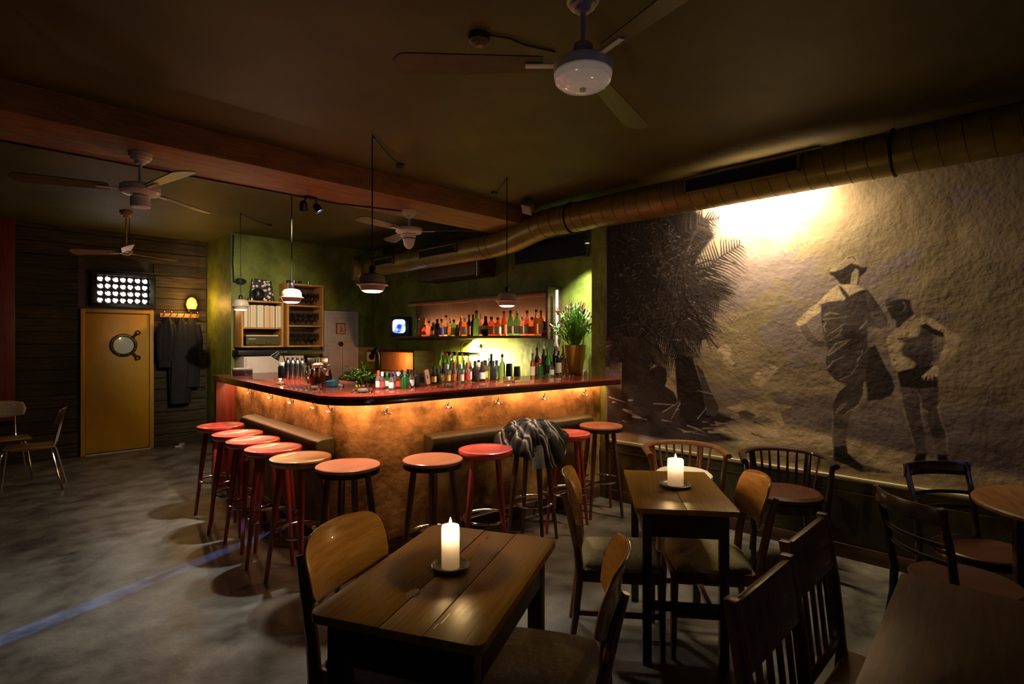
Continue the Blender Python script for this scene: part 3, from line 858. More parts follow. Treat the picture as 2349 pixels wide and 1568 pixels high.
def jacket(x, y):
    nU, nV = 150, 60
    v, f = [], []
    for j in range(nV + 1):
        u = j / nV
        for i in range(nU):
            a = 2 * math.pi * i / nU
            if u < .55:
                s_ = u / .55
                r = .225 * s_ ** .85
                z = ZS + .125 - .085 * s_ ** 2.5
            else:
                s_ = (u - .55) / .45
                r = .225 + .03 * math.sin(math.pi * s_ * .8)
                hang = .10 + .09 * max(0, math.cos(a - R(215))) ** 2 + .05 * math.sin(3 * a + 1)
                z = ZS + .040 - hang * s_
            p = Vector((r * math.cos(a) * 1.15, r * math.sin(a), z))
            q = Vector((p.x * 7 + 3 * math.sin(a), p.y * 7, p.z * 5))
            n1 = noise.noise(q)
            ridge = 1 - abs(noise.noise(Vector((math.cos(a) * 5.5, math.sin(a) * 5.5, u * 1.6)))) * 3.2
            k = min(1, u * 3)
            out = Vector((math.cos(a), math.sin(a), 0)) * min(1, u * 1.7) + Vector((0, 0, 1)) * (1 - u * .6)
            p += out * (.030 * n1 * k + .022 * ridge * k)
            if p.z < ZS + .006 and math.hypot(p.x, p.y) < .20:
                p.z = ZS + .006
            v.append(tuple(p))
    for j in range(nV):
        for i in range(nU):
            k = (i + 1) % nU
            f.append((j * nU + i, j * nU + k, (j + 1) * nU + k, (j + 1) * nU + i))
    m = mat('striped jacket cloth', (0.02, 0.018, 0.018), rough=.8)
    nt = m.node_tree
    wv, cr, tc, mp = nt.nodes.new('ShaderNodeTexWave'), nt.nodes.new('ShaderNodeValToRGB'), nt.nodes.new('ShaderNodeTexCoord'), nt.nodes.new('ShaderNodeMapping')
    mp.inputs['Rotation'].default_value = (0.4, 0.3, R(62))
    wv.inputs['Scale'].default_value = 2.6
    wv.inputs['Distortion'].default_value = 5.0
    wv.inputs['Detail'].default_value = 2
    wv.inputs['Detail Scale'].default_value = 1.4
    for i_, (ps, c) in enumerate(((0, (.012, .011, .013)), (.42, (.03, .026, .024)), (.56, (.17, .10, .05)), (.68, (.04, .03, .03)), (.74, (.52, .45, .34)), (.93, (.60, .54, .42)), (.97, (.03, .028, .03)))):
        e = cr.color_ramp.elements[i_] if i_ < 2 else cr.color_ramp.elements.new(ps)
        e.position = ps
        e.color = (*c, 1)
    nt.links.new(tc.outputs['Object'], mp.inputs[0])
    nt.links.new(mp.outputs[0], wv.inputs['Vector'])
    nt.links.new(wv.outputs['Fac'], cr.inputs[0])
    nt.links.new(cr.outputs[0], nt.nodes['Principled BSDF'].inputs['Base Color'])
    t = thing('jacket', 'crumpled black, brown and pale striped jacket heaped on a stool', 'jacket', (x, y, 0), 20)
    o = MB().add(v, f).build('cloth', m, t, smooth=80)
    sm = o.modifiers.new('thick', 'SOLIDIFY')
    sm.thickness = .005
    sm.offset = 1
    MB().tube([(-.19, -.10, ZS + .03), (-.235, -.135, ZS - .03), (-.25, -.15, ZS - .10), (-.245, -.155, ZS - .155)], .04, 12, flat=.55, rs=[.045, .05, .047, .050]).build('sleeve', M_SAUCERC, t, smooth=70)
    MB().tube([(-.10, -.20, ZS + .03), (-.12, -.255, ZS - .03), (-.10, -.27, ZS - .12)], .045, 12, flat=.55, rs=[.05, .055, .045]).build('sleeve', M_COAT, t, smooth=70)


M_SAUCERC = mat('grey cuff cloth', (0.14, 0.13, 0.12), (0.20, 0.19, 0.17), 0.85, scale=50, bump=0.3)
jacket(3.04, 2.82)


# ------------------------------------------------------------------ tables
def rrect(w_, d, r, n=5):
    P = []
    for cx, cy, a in ((w_ / 2 - r, d / 2 - r, 0), (-w_ / 2 + r, d / 2 - r, 90), (-w_ / 2 + r, -d / 2 + r, 180), (w_ / 2 - r, -d / 2 + r, 270)):
        P += arc(cx, cy, r, a, a + 90, n)
    return P


def clip_y(poly, ya, yb):
    def half(P, f_in, f_cut):
        out = []
        for i in range(len(P)):
            a, b = P[i], P[(i + 1) % len(P)]
            ia, ib = f_in(a), f_in(b)
            if ia:
                out.append(a)
            if ia != ib:
                out.append(f_cut(a, b))
        return out
    def cut(y):
        return lambda a, b: (a[0] + (b[0] - a[0]) * (y - a[1]) / (b[1] - a[1]), y)
    P = half(poly, lambda p: p[1] >= ya, cut(ya))
    return half(P, lambda p: p[1] <= yb, cut(yb))


def table(label, x, y, rz, w_, d, h, mt, ml, boards, leg=.05, inset=.04, taper=.65, apron=.11, rail=None, rr=.05, group=None, thick=.026):
    t = thing('table', label, 'table', (x, y, 0), rz, group)
    out = rrect(w_, d, rr)
    ys = boards
    for k in range(len(ys) - 1):
        P = clip_y(out, ys[k] + .0012, ys[k + 1] - .0012)
        o = MB().prism(P, h - thick, h - (.0 if k != 1 else .0012)).build('plank', mt, t, bevel=.003)
    X, Y = w_ / 2 - inset, d / 2 - inset
    for sx in (-1, 1):
        for sy in (-1, 1):
            MB().box(-leg / 2, leg / 2, -leg / 2, leg / 2, 0, h - thick).build('leg', ml, t, bevel=.003, loc=(sx * (X - leg / 2), sy * (Y - leg / 2), 0))
            me = t.children[-1] if False else None
    for sy in (-1, 1):
        MB().box(-X + leg, X - leg, sy * (Y - .012) - .010, sy * (Y - .012) + .010, h - thick - apron, h - thick).build('apron', ml, t, bevel=.002)
    for sx in (-1, 1):
        MB().box(sx * (X - .012) - .010, sx * (X - .012) + .010, -Y + leg, Y - leg, h - thick - apron, h - thick).build('apron', ml, t, bevel=.002)
    if rail:
        for sx in (-1, 1):
            MB().box(sx * (X - leg / 2) - .012, sx * (X - leg / 2) + .012, -Y + leg, Y - leg, rail, rail + .04).build('stretcher', ml, t, bevel=.003)
    return t


t1 = table('worn oak table in the foreground with a tall burning candle and open board joints', 1.163, 1.455, 26.3, .80, .545, .76, M_TABLE, M_TABLED,
           [-.2725, -.10, .035, .2725], leg=.055, apron=.13, rr=.035)
# knot and dents
MB().lathe([(.001, 0), (.022, .0003), (.026, .0006), (.018, .0012), (.001, .0012)], 14, Matrix.Diagonal((1.2, .7, 1, 1))).build('knot', mat('dark knot', (0.02, 0.012, 0.006), (0.09, 0.05, 0.02), .35, scale=60, bump=.6), t1, loc=(-.19, .045, .7600))
dn = MB()
rnd = random.Random(8)
for k in range(16):
    xx, yy, ln = rnd.uniform(-.36, .36), rnd.uniform(-.24, .24), rnd.uniform(.006, .03)
    dn.box(xx - ln, xx + ln, yy - .0012, yy + .0012, .7596, .7604, RZ(rnd.uniform(-.3, .3)))
dn.build('dents', M_TABLED, t1)['kind'] = 'stuff'
t2 = table('smaller wooden table with a short candle, behind and right of the foreground table', 2.645, 1.425, 37.3, .755, .475, .76, M_TABLE, M_DKCH,
           [-.2375, .0, .2375], leg=.042, apron=.12, rail=.26, rr=.008)
t3 = table('dark bare table in the bottom right corner of the photo', 1.77, .03, 3, .97, .62, .76, M_TABLE3, M_TABLED, [-.31, -.1, .31], leg=.05, rr=.02)
# round table
rt = thing('round_table', 'round brown table at the right edge, with dark square legs', 'table', (3.68, -.13, 0), 20)
MB().lathe([(.001, .732), (.415, .732), (.43, .738), (.432, .752), (.425, .76), (.001, .76)], 56).build('tabletop', mat('brown round top', (.15, .065, .02), (.27, .13, .04), .35, scale=4, stretch=(1, 8, 1), coat=.2), rt)
MB().lathe([(.30, .63), (.32, .63), (.32, .732), (.30, .732)], 40, cap=False).build('apron', M_DKCH, rt)
for k in range(4):
    a = R(45 + 90 * k + 70)
    MB().box(-.028, .028, -.028, .028, 0, .735).build('leg', M_DKCH, rt, bevel=.003, loc=(.325 * math.cos(a), .325 * math.sin(a), 0))


# ------------------------------------------------------------------ chairs
def school_chair(label, x, y, rz, wood, group='padded chairs at the candle tables', seatm=M_PADC, hb=.85):
    """upholstered seat, curved plywood backrest between two raked posts; faces +Y"""
    t = thing('dining_chair', label, 'chair', (x, y, 0), rz, group)
    # seat pad, rounded
    P = [(-.21, .20), (.21, .20), (.195, -.20), (-.195, -.20)]
    pad = MB()
    n = 14
    v, f = [], []
    for j in range(n + 1):
        for i in range(n + 1):
            u, w_ = i / n * 2 - 1, j / n * 2 - 1
            hw = .205 + .012 * w_
            # squircle mapping
            k = 1 - .10 * (u * u * w_ * w_)
            X, Y = u * hw * k, w_ * .195 * k
            e = max(abs(u), abs(w_))
            z = .478 - .030 * e ** 5
            v.append((X, Y, z))
    for j in range(n):
        for i in range(n):
            f.append((j * (n + 1) + i, j * (n + 1) + i + 1, (j + 1) * (n + 1) + i + 1, (j + 1) * (n + 1) + i))
    b = [(p[0], p[1], .432) for p in v]
    N = len(v)
    ring = [i for i in range(n + 1)] + [(n + 1) * j + n for j in range(1, n + 1)] + [(n + 1) * n + i for i in range(n - 1, -1, -1)] + [(n + 1) * j for j in range(n - 1, 0, -1)]
    f2 = [tuple(i + N for i in q[::-1]) for q in f]
    sides = [(ring[k], ring[(k + 1) % len(ring)], ring[(k + 1) % len(ring)] + N, ring[k] + N) for k in range(len(ring))]
    pad.add(v + b, f + f2 + sides)
    pad.build('seat', seatm, t, smooth=60)
    # frame
    for sy, nm in ((.185, 'seat_rail'), (-.185, 'seat_rail')):
        MB().box(-.19, .19, sy - .010, sy + .010, .375, .431).build(nm, wood, t, bevel=.003)
    for sx in (-1, 1):
        MB().box(sx * .188 - .010, sx * .188 + .010, -.18, .18, .375, .431).build('seat_rail', wood, t, bevel=.003)
    for sx in (-1, 1):
        MB().tube([(sx * .182, .182, .431), (sx * .184, .185, .30), (sx * .186, .190, .0)], .019, 8, rs=[.020, .019, .013]).build('leg', wood, t)
        # rear leg and post in one sweep
        pts = [(sx * .195, -.255, 0), (sx * .193, -.225, .20), (sx * .192, -.205, .40), (sx * .192, -.215, .52), (sx * .188, -.255, .70), (sx * .180, -.285, hb - .055)]
        MB().tube(pts, .02, 8, rs=[.013, .018, .021, .020, .017, .012], flat=1.25).build('leg', wood, t)
    MB().box(-.185, .185, -.012, .012, .21, .235).build('stretcher', wood, t, bevel=.003)
    for sx in (-1, 1):
        MB().box(sx * .186 - .009, sx * .186 + .009, -.215, .18, .205, .23).build('stretcher', wood, t, bevel=.003)
    # curved plywood backrest
    nu, nv = 20, 8
    v = []
    for j in range(nv + 1):
        w_ = j / nv
        z = hb - .215 + .215 * w_
        for i in range(nu + 1):
            u = i / nu * 2 - 1
            shrink = 1 - .07 * abs(2 * w_ - 1) ** 5
            zz = z + (.016 * (1 - u * u) if w_ > .5 else -.010 * (1 - u * u)) - .022 * (abs(u) ** 10) * (1 if w_ > .5 else -1) * abs(2 * w_ - 1)
            Y = -.285 + .055 * u * u - .030 * (w_ - .5) + .010 * math.sin(w_ * 3.1)
            v.append((u * .215 * shrink, Y + .022 - .02 * w_, zz))
    f = [(j * (nu + 1) + i, j * (nu + 1) + i + 1, (j + 1) * (nu + 1) + i + 1, (j + 1) * (nu + 1) + i) for j in range(nv) for i in range(nu)]
    o = MB().add(v, f).build('backrest', M_PLY, t, smooth=60)
    sm = o.modifiers.new('thick', 'SOLIDIFY')
    sm.thickness = .011
    sm.offset = 0
    bv = o.modifiers.new('round', 'BEVEL')
    bv.width = .003
    bv.segments = 2
    return t


school_chair('honey plywood chair on the left of the foreground candle table, its backrest facing us', 1.085, 1.665, -158, M_WALNUT)
school_chair('chair with olive seat on the near right side of the foreground table, seen edge-on', 1.375, 1.235, 33, M_WALNUT)
school_chair('chair with cream padded seat at the left side of the smaller candle table', 2.375, 1.585, -142.3, M_BRCH)
school_chair('chair with cream padded seat and orange back at the right side of the smaller table', 2.672, 1.262, 37, M_WALNUT)


def slat_chair(label, x, y, rz):
    t = thing('slat_back_chair', label, 'chair', (x, y, 0), rz, 'slat-back chairs at the dark table')
    W = .19
    MB().box(-.20, .20, -.19, .20, .435, .46).build('seat', M_BRCH, t, bevel=.008)
    for sx in (-1, 1):
        MB().box(-.017, .017, -.017, .017, 0, .435).build('leg', M_BRCH, t, bevel=.003, loc=(sx * .178, .175, 0))
        v = []
        pts = [(-.25, 0), (-.215, .25), (-.20, .45), (-.225, .70), (-.262, .925)]
        mb = MB()
        for yy, zz in pts:
            v += [(sx * W - .016, yy - .016, zz), (sx * W + .016, yy - .016, zz), (sx * W + .016, yy + .016, zz), (sx * W - .016, yy + .016, zz)]
        f = [(0, 3, 2, 1), (16, 17, 18, 19)]
        for i in range(4):
            for k in range(4):
                l = (k + 1) % 4
                f.append((i * 4 + k, i * 4 + l, i * 4 + 4 + l, i * 4 + 4 + k))
        mb.add(v, f).build('leg', M_BRCH, t, bevel=.003)
    tilt = RX(9)
    o = MB().box(-W + .016, W - .016, -.011, .011, -.085, .085).build('top_rail', M_BRCH, t, bevel=.005, loc=(0, -.243, .835))
    o.rotation_euler = (R(9), 0, 0)
    o = MB().box(-W + .016, W - .016, -.010, .010, -.022, .022).build('lower_rail', M_BRCH, t, bevel=.004, loc=(0, -.206, .51))
    o.rotation_euler = (R(4), 0, 0)
    sl = None
    for k in range(4):
        xx = -.105 + .07 * k
        if sl is None:
            sl = MB().box(-.013, .013, -.005, .005, -.12, .12).build('slat', M_BRCH, t, bevel=.002)
            o = sl
        else:
            o = sl.copy()
            COL.objects.link(o)
        o.location = (xx, -.221, .642)
        o.rotation_euler = (R(6), 0, 0)
    for sx in (-1, 1):
        MB().box(sx * .18 - .008, sx * .18 + .008, -.215, .165, .22, .25).build('stretcher', M_BRCH, t, bevel=.002)
        MB().box(sx * .18 - .008, sx * .18 + .008, -.19, .17, .385, .434).build('seat_rail', M_BRCH, t, bevel=.002)
    for yy in (-.19, .175):
        MB().box(-.165, .165, yy - .008, yy + .008, .385, .434).build('seat_rail', M_BRCH, t, bevel=.002)
    return t


c0 = slat_chair('slat-back chair, nearer of two at the dark table in the bottom right', 1.487, .285, 180)
dup(c0, (1.978, .325, 0), 180, 'slat-back chair with bluish sheen, the one farther from us at the dark table')


def cafe_chair(label, x, y, rz):
    t = thing('cafe_chair', label, 'chair', (x, y, 0), rz, 'black cafe chairs by the round table')
    MB().lathe([(.001, .445), (.195, .445), (.208, .452), (.208, .466), (.20, .472), (.18, .468), (.001, .462)], 40).build('seat', M_SEATD, t)
    MB().tube([(.190 * math.cos(2 * math.pi * i / 36), .190 * math.sin(2 * math.pi * i / 36), .43) for i in range(36)], .013, 8, closed=True).build('seat_ring', M_DKCH, t)
    for sx in (-1, 1):
        MB().tube([(sx * .135, .135, .44), (sx * .15, .155, .2), (sx * .165, .185, 0)], .016, 8, rs=[.017, .016, .011]).build('leg', M_DKCH, t)
        MB().tube([(sx * .18, -.30, 0), (sx * .175, -.235, .16), (sx * .170, -.20, .34), (sx * .170, -.195, .47), (sx * .178, -.225, .66), (sx * .183, -.275, .85)], .016, 8,
                  rs=[.012, .015, .017, .017, .015, .013], flat=1.1).build('leg', M_DKCH, t)
    n = 18

    def rail(z0, z1, bow, y0, wd, th, nm):
        v, f = [], []
        for i in range(n + 1):
            u = i / n * 2 - 1
            X = u * wd
            Y = y0 - bow * (1 - u * u)
            nx = 2 * bow * u / wd
            for (dy, z) in ((-th / 2, z0), (th / 2, z0), (th / 2, z1), (-th / 2, z1)):
                v.append((X, Y + dy, z))
        for i in range(n):
            for k in range(4):
                l = (k + 1) % 4
                f.append((i * 4 + k, i * 4 + l, i * 4 + 4 + l, i * 4 + 4 + k))
        f += [(3, 2, 1, 0), (4 * n, 4 * n + 1, 4 * n + 2, 4 * n + 3)]
        MB().add(v, f).build(nm, M_DKCH, t, bevel=.003)
    rail(.775, .85, .06, -.262, .20, .014, 'top_rail')
    rail(.675, .695, .05, -.235, .178, .010, 'back_bar')
    rail(.60, .62, .045, -.215, .175, .010, 'back_bar')
    n2 = 30
    MB().tube([(.155 * math.cos(2 * math.pi * i / n2), .155 * math.sin(2 * math.pi * i / n2) - .01, .24) for i in range(n2)], .008, 6, closed=True).build('leg_ring', M_DKCH, t)
    return t


cc = cafe_chair('black bentwood chair with curved bars, left of the round table', 3.16, .28, -132)
dup(cc, (3.70, .26, 0), 140, 'black bentwood chair with a flat board top rail, against the painted wall')


def barrel_chair(label, x, y, rz, wood, seatm):
    """low horseshoe armchair; faces +Y"""
    t = thing('barrel_chair', label, 'armchair', (x, y, 0), rz, 'barrel-back armchairs by the painted wall')
    r = .275
    pts = []
    for i in range(25):
        a = R(180 + 180 * i / 24)
        pts.append((r * math.cos(a), r * .95 * math.sin(a), .735 + .010 * math.sin(a) * -1))
    pts = [(-r, .16, .722)] + pts + [(r, .16, .722)]
    MB().tube(pts, .024, 10, flat=.75).build('arm_rail', wood, t)
    MB().lathe([(.001, .455), (.22, .455), (.236, .47), (.236, .49), (.215, .508), (.12, .516), (.001, .518)], 36, Matrix.Diagonal((1.0, .95, 1, 1))).build('seat', seatm, t)
    MB().lathe([(.20, .40), (.225, .40), (.225, .455), (.20, .455)], 36, cap=False).build('seat_frame', wood, t)
    for sx in (-1, 1):
        MB().tube([(sx * .262, .13, .72), (sx * .235, .13, .47), (sx * .215, .15, .25), (sx * .225, .19, 0)], .018, 8, rs=[.016, .020, .019, .013]).build('leg', wood, t)
        MB().tube([(sx * .195, -.195, .73), (sx * .17, -.165, .47), (sx * .17, -.18, .25), (sx * .19, -.22, 0)], .018, 8, rs=[.014, .019, .018, .013]).build('leg', wood, t)
    sp = None
    for k in range(7):
        a = R(270 + (k - 3) * 13)
        tx, ty = r * math.cos(a), r * .95 * math.sin(a)
        bx, by = .215 * math.cos(a), .215 * math.sin(a)
        MB().tube([(bx, by, .455), (tx * .93, ty * .93, .60), (tx, ty, .735)], .0085, 6, rs=[.007, .010, .007]).build('spindle', wood, t)
    for sx in (-1, 1):
        a = R(270 + sx * 62)
        tx, ty = r * math.cos(a), r * .95 * math.sin(a)
        bx, by = .215 * math.cos(a), .215 * math.sin(a)
        MB().tube([(bx, by, .455), (tx, ty, .735)], .020, 6, flat=.3).build('side_slat', wood, t)
    return t


bca = barrel_chair('brown barrel-back armchair with white cushion behind the smaller candle table', 3.72, 1.93, 133, M_WALNUT, M_BRCH)
MB().lathe([(.001, .519), (.18, .519), (.205, .535), (.205, .555), (.18, .575), (.08, .585), (.001, .586)], 32).build('cushion', mat('white cushion', (.75, .70, .58), (.85, .8, .68), .8, scale=20, bump=.2), bca)
barrel_chair('black barrel-back armchair with brown seat against the painted wall', 3.98, 1.31, 118, M_DKCH, M_SEATD)


# tubular plywood chairs, far left
def tube_chair(label, x, y, rz, backm, seatm):
    t = thing('tubular_chair', label, 'chair', (x, y, 0), rz, 'metal-legged chairs on the far left')
    o = MB().prism(rrect(.40, .40, .07), .442, .454).build('seat', seatm, t, bevel=.004)
    nu = 14
    v = []
    for j in range(5):
        for i in range(nu + 1):
            u = i / nu * 2 - 1
            v.append((u * .20 * (1 - .06 * abs(j - 2)), -.235 + .045 * u * u - .015 * j, .66 + .045 * j - .01 * u * u * (j - 2)))
    f = [(j * (nu + 1) + i, j * (nu + 1) + i + 1, (j + 1) * (nu + 1) + i + 1, (j + 1) * (nu + 1) + i) for j in range(4) for i in range(nu)]
    b = MB().add(v, f).build('backrest', backm, t, smooth=60)
    s_ = b.modifiers.new('thick', 'SOLIDIFY')
    s_.thickness = .012
    for sx in (-1, 1):
        MB().tube([(sx * .10, .16, .432), (sx * .13, .19, .425), (sx * .15, .205, .38), (sx * .19, .25, 0)], .010, 8).build('leg', M_CHROME, t)
        MB().tube([(sx * .10, -.14, .432), (sx * .13, -.17, .425), (sx * .15, -.19, .38), (sx * .20, -.27, 0)], .010, 8).build('leg', M_CHROME, t)
        MB().tube([(sx * .10, .14, .43), (sx * .10, -.15, .43), (sx * .10, -.20, .47), (sx * .10, -.262, .77)], .010, 8).build('back_tube', M_CHROME, t)
        for zz in (.70, .79):
            MB().lathe([(.001, 0), (.009, 0), (.008, .004), (.001, .005)], 8, RX(-90)).build('screw', M_CHROME, t, loc=(sx * .10, -.238 - (.02 if zz > .75 else .0), zz))
    return t


tube_chair('dark-backed chair with metal legs left of the yellow door', .43, 7.45, 80, M_DKCH, mat('brown ply seat', (.22, .11, .03), (.32, .17, .05), .35, scale=6))
tube_chair('pale plywood chair with metal legs at the left edge, facing us', .27, 8.22, 184, mat('pale ply', (.50, .42, .28), (.62, .54, .38), .25, scale=6, coat=.5), M_PLY)


# ------------------------------------------------------------------ candles
def candle(label, x, y, z, h, r, group='candles on the tables', e=1.0, k=1.0):
    MBs = MB().lathe([(.001, 0), (.050, 0), (.060, .004), (.066, .014), (.062, .017), (.056, .009), (.045, .006), (.001, .006)], 32, Matrix.Diagonal((k, k, 1, 1)))
    s_ = MBs.build('candle_saucer', M_SAUCER, None)
    s_.location = (x, y, z + .0005)
    tag(s_, 'round dark metal saucer under the ' + label[1], 'saucer', 'candle saucers')
    t = thing('candle', label[0], 'candle', (x, y, z + .0072), 0, group)
    MB().lathe([(.001, 0), (r, 0), (r, h - .004), (r * .94, h + .001), (r * .80, h - .004), (.001, h - .005)], 28).build('wax', M_WAX, t, smooth=60)
    MB().tube([(0, 0, h - .006), (.001, 0, h - .004), (.003, 0, h - .002)], .0016, 6).build('wick', M_BLACK, t)
    MB().lathe([(.0005, h - .004), (.004, h + .000), (.0058, h + .007), (.0045, h + .016), (.002, h + .025), (.0004, h + .030)], 12).build('flame', M_FLAME, t, smooth=80)
    light('POINT', (x, y, z + .0072 + h + .016), 5.5 * e, (1.0, .64, .25), .008, name='candle_light')
    light('POINT', (x, y, z + .0072 + h - .026), .30 * e, (1.0, .80, .55), .006, name='added_wax_glow_light')  # added light inside the solid wax so its sides glow
    return t


candle(('tall lit pillar candle on the foreground table', 'tall candle on the foreground table'), 1.168, 1.468, .76, .140, .031)
candle(('short lit pillar candle on the smaller table, leaning flame', 'short candle on the smaller table'), 2.68, 1.435, .76, .138, .042, e=1.3, k=1.28)
# ------------------------------------------------------------------ ceiling fans
def fan(label, x, y, zc, zh, rh, blen, b0, style, rod=.012):
    t = thing('ceiling_fan', label, 'ceiling fan', (x, y, zc))
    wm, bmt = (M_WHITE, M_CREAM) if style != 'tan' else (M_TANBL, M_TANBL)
    d = zc - zh
    MB().lathe([(.001, -.07), (.022, -.07), (.032, -.062), (.034, -.05), (.052, -.045), (.056, -.03), (.064, -.028), (.066, -.0005), (.001, -.0005)], 28).build('canopy', wm, t)
    MB().tube([(0, 0, -.06), (0, 0, -d + .03)], rod, 10).build('rod', wm, t)
    if style == 'lamp':
        MB().lathe([(.001, -d - .035), (.09, -d - .035), (.116, -d - .028), (.118, -d + .008), (.10, -d + .02), (.06, -d + .03), (.045, -d + .05), (.040, -d + .085), (.020, -d + .10), (.001, -d + .10)], 40).build('motor_housing', wm, t)
        MB().lathe([(.001, -d - .085), (.05, -d - .083), (.09, -d - .074), (.110, -d - .058), (.116, -d - .036), (.001, -d - .036)], 40).build('lamp_glass', M_FANGL, t)
        MB().lathe([(.001, -d - .098), (.012, -d - .096), (.014, -d - .086), (.001, -d - .084)], 14).build('finial', wm, t)
        zb, rr0 = -d + .012, .10
    elif style == 'bell':
        MB().lathe([(.001, -d - .01), (.05, -d - .01), (.115, -d + .005), (.125, -d + .02), (.12, -d + .045), (.05, -d + .06), (.001, -d + .06)], 36).build('motor_housing', wm, t)
        MB().lathe([(.001, -d - .145), (.02, -d - .14), (.045, -d - .11), (.056, -d - .06), (.062, -d - .045), (.066, -d - .012), (.001, -d - .012)], 28).build('lower_cap', wm, t)
        MB().tube([(.062 * math.cos(i * .2618), .062 * math.sin(i * .2618), -d - .05) for i in range(24)], .004, 6, closed=True).build('cap_ring', M_BLACK, t)
        MB().tube([(0, 0, -d - .14), (0, 0, -d - .36)], .002, 5).build('pull_chain', M_STEEL, t)
        zb, rr0 = -d + .025, .11
    elif style == 'plain':
        MB().lathe([(.001, -d - .02), (.06, -d - .02), (.10, -d - .014), (.112, -d), (.112, -d + .035), (.10, -d + .045), (.03, -d + .055), (.001, -d + .055)], 36).build('motor_housing', wm, t)
        MB().lathe([(.001, -d - .10), (.048, -d - .10), (.055, -d - .094), (.055, -d - .032), (.04, -d - .021), (.001, -d - .021)], 28).build('lower_cap', wm, t)
        zb, rr0 = -d + .02, .105
    else:
        MB().lathe([(.001, -d - .035), (.03, -d - .03), (.062, -d - .015), (.066, -d + .01), (.055, -d + .05), (.042, -d + .075), (.001, -d + .08)], 28).build('motor_housing', wm, t)
        MB().tube([(.03, 0, -.06), (.03, 0, -d + .06)], .003, 5).build('wire', M_BLACK, t)
        zb, rr0 = -d - .005, .05
    for k in range(3):
        a = b0 + 120 * k
        P = []
        L0, L1 = rr0 + .06, blen
        n = 10
        for i in range(n + 1):
            u = i / n
            P.append((L0 + (L1 - L0) * u - (.04 * 0), (.045 + .022 * u)))
        top = P + [(L1 + .02 * math.cos(R(q)), .045 * math.sin(R(q))) for q in (60, 30, 0, -30, -60)]
        poly = [(p[0], p[1]) for p in P[:-1]] + arc(L1 - .03, 0, .067, 80, -80, 8) + [(p[0], -p[1]) for p in P[-2::-1]]
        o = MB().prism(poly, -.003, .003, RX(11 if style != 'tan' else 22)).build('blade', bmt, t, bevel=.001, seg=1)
        o.location = (0, 0, zb)
        o.rotation_euler = (0, 0, R(a))
        o2 = MB().box(rr0 - .02, L0 + .07, -.014, .014, -.010, -.004, RX(6)).build('blade_iron', wm if style != 'tan' else M_TANBL, t, bevel=.002)
        o2.location = (0, 0, zb)
        o2.rotation_euler = (0, 0, R(a))
    return t


fan('big ceiling fan with round opal lamp, nearest the camera above the tables', 1.725, 1.325, CF, 2.635, .118, .72, 15, 'lamp')
fan('white ceiling fan hung from the left part of the brown beam', .772, 4.168, 2.75, 2.50, .11, .62, 40, 'plain', rod=.011)
fan('cream bell-shaped ceiling fan hung from the beam above the bar', 2.882, 4.24, 2.75, 2.535, .125, .60, 75, 'bell')
fan('tan wooden ceiling fan with still blades near the yellow door', 1.27, 7.60, CR, 2.56, .066, .56, 22, 'tan', rod=.010)

# smoke detector with cable
sd = thing('smoke_detector', 'small round dark detector on the ceiling beside the big fan', 'detector', (1.62, 1.83, CF))
MB().lathe([(.001, -.045), (.022, -.045), (.035, -.038), (.042, -.030), (.048, -.028), (.05, -.0005), (.001, -.0005)], 24).build('body', mat('dark detector plastic', (.06, .05, .02), rough=.5), sd)
MB().lathe([(.001, -.052), (.014, -.050), (.018, -.0455), (.001, -.0455)], 14).build('lens', mat('olive lens', (.25, .22, .12), rough=.2), sd)
MB().tube([(.02, -.04, -.006), (.10, -.09, -.008), (.20, -.10, -.006), (.34, -.16, -.006)], .004, 6).build('cable', M_RUBBER, sd)


# ------------------------------------------------------------------ pendant lamps
def pendant(label, x, y, zc, zl, hook_to, s_=1.0, r=.095):
    t = thing('pendant_lamp', label, 'pendant lamp', (x, y, zl), 0, 'small pendant lamps over the bar')
    MB().lathe([(.001, .0), (.072, .0), (.088, .032), (.104, .036), (.104, .042), (.088, .046), (.084, .085), (.066, .108), (.03, .118), (.001, .118)], 28, Matrix.Diagonal((s_, s_, s_, 1))).build('shade', M_SHADE, t)
    MB().lathe([(.001, -.014), (.050, -.012), (.066, -.004), (.070, -.0005), (.001, -.0005)], 28, Matrix.Diagonal((s_, s_, s_, 1))).build('diffuser', M_DIFF, t)
    MB().lathe([(.001, .118), (.022, .118), (.024, .15), (.012, .17), (.001, .17)], 14, Matrix.Diagonal((s_, s_, s_, 1))).build('socket', M_BLACK if s_ < 1.02 else M_STEEL, t)
    H_ = zc - zl
    MB().tube([(0, 0, .165 * s_), (0, 0, H_ - .012)], .0045, 6).build('cord', M_RUBBER, t)
    hx, hy = hook_to
    MB().tube([(0, 0, H_ - .010), (hx * .5, hy * .5, H_ - .022), (hx, hy, H_ - .010)], .0045, 6).build('cord', M_RUBBER, t)
    MB().lathe([(.001, -.022), (.025, -.022), (.034, -.012), (.034, -.0005), (.001, -.0005)], 16, T((hx, hy, H_))).build('ceiling_rose', M_BLACK, t)
    MB().tube([(0, 0, H_ - .001), (.0, .0, H_ - .014), (.012, 0, H_ - .024), (.018, 0, H_ - .014)], .003, 6).build('ceiling_hook', M_BLACK, t)
    return t


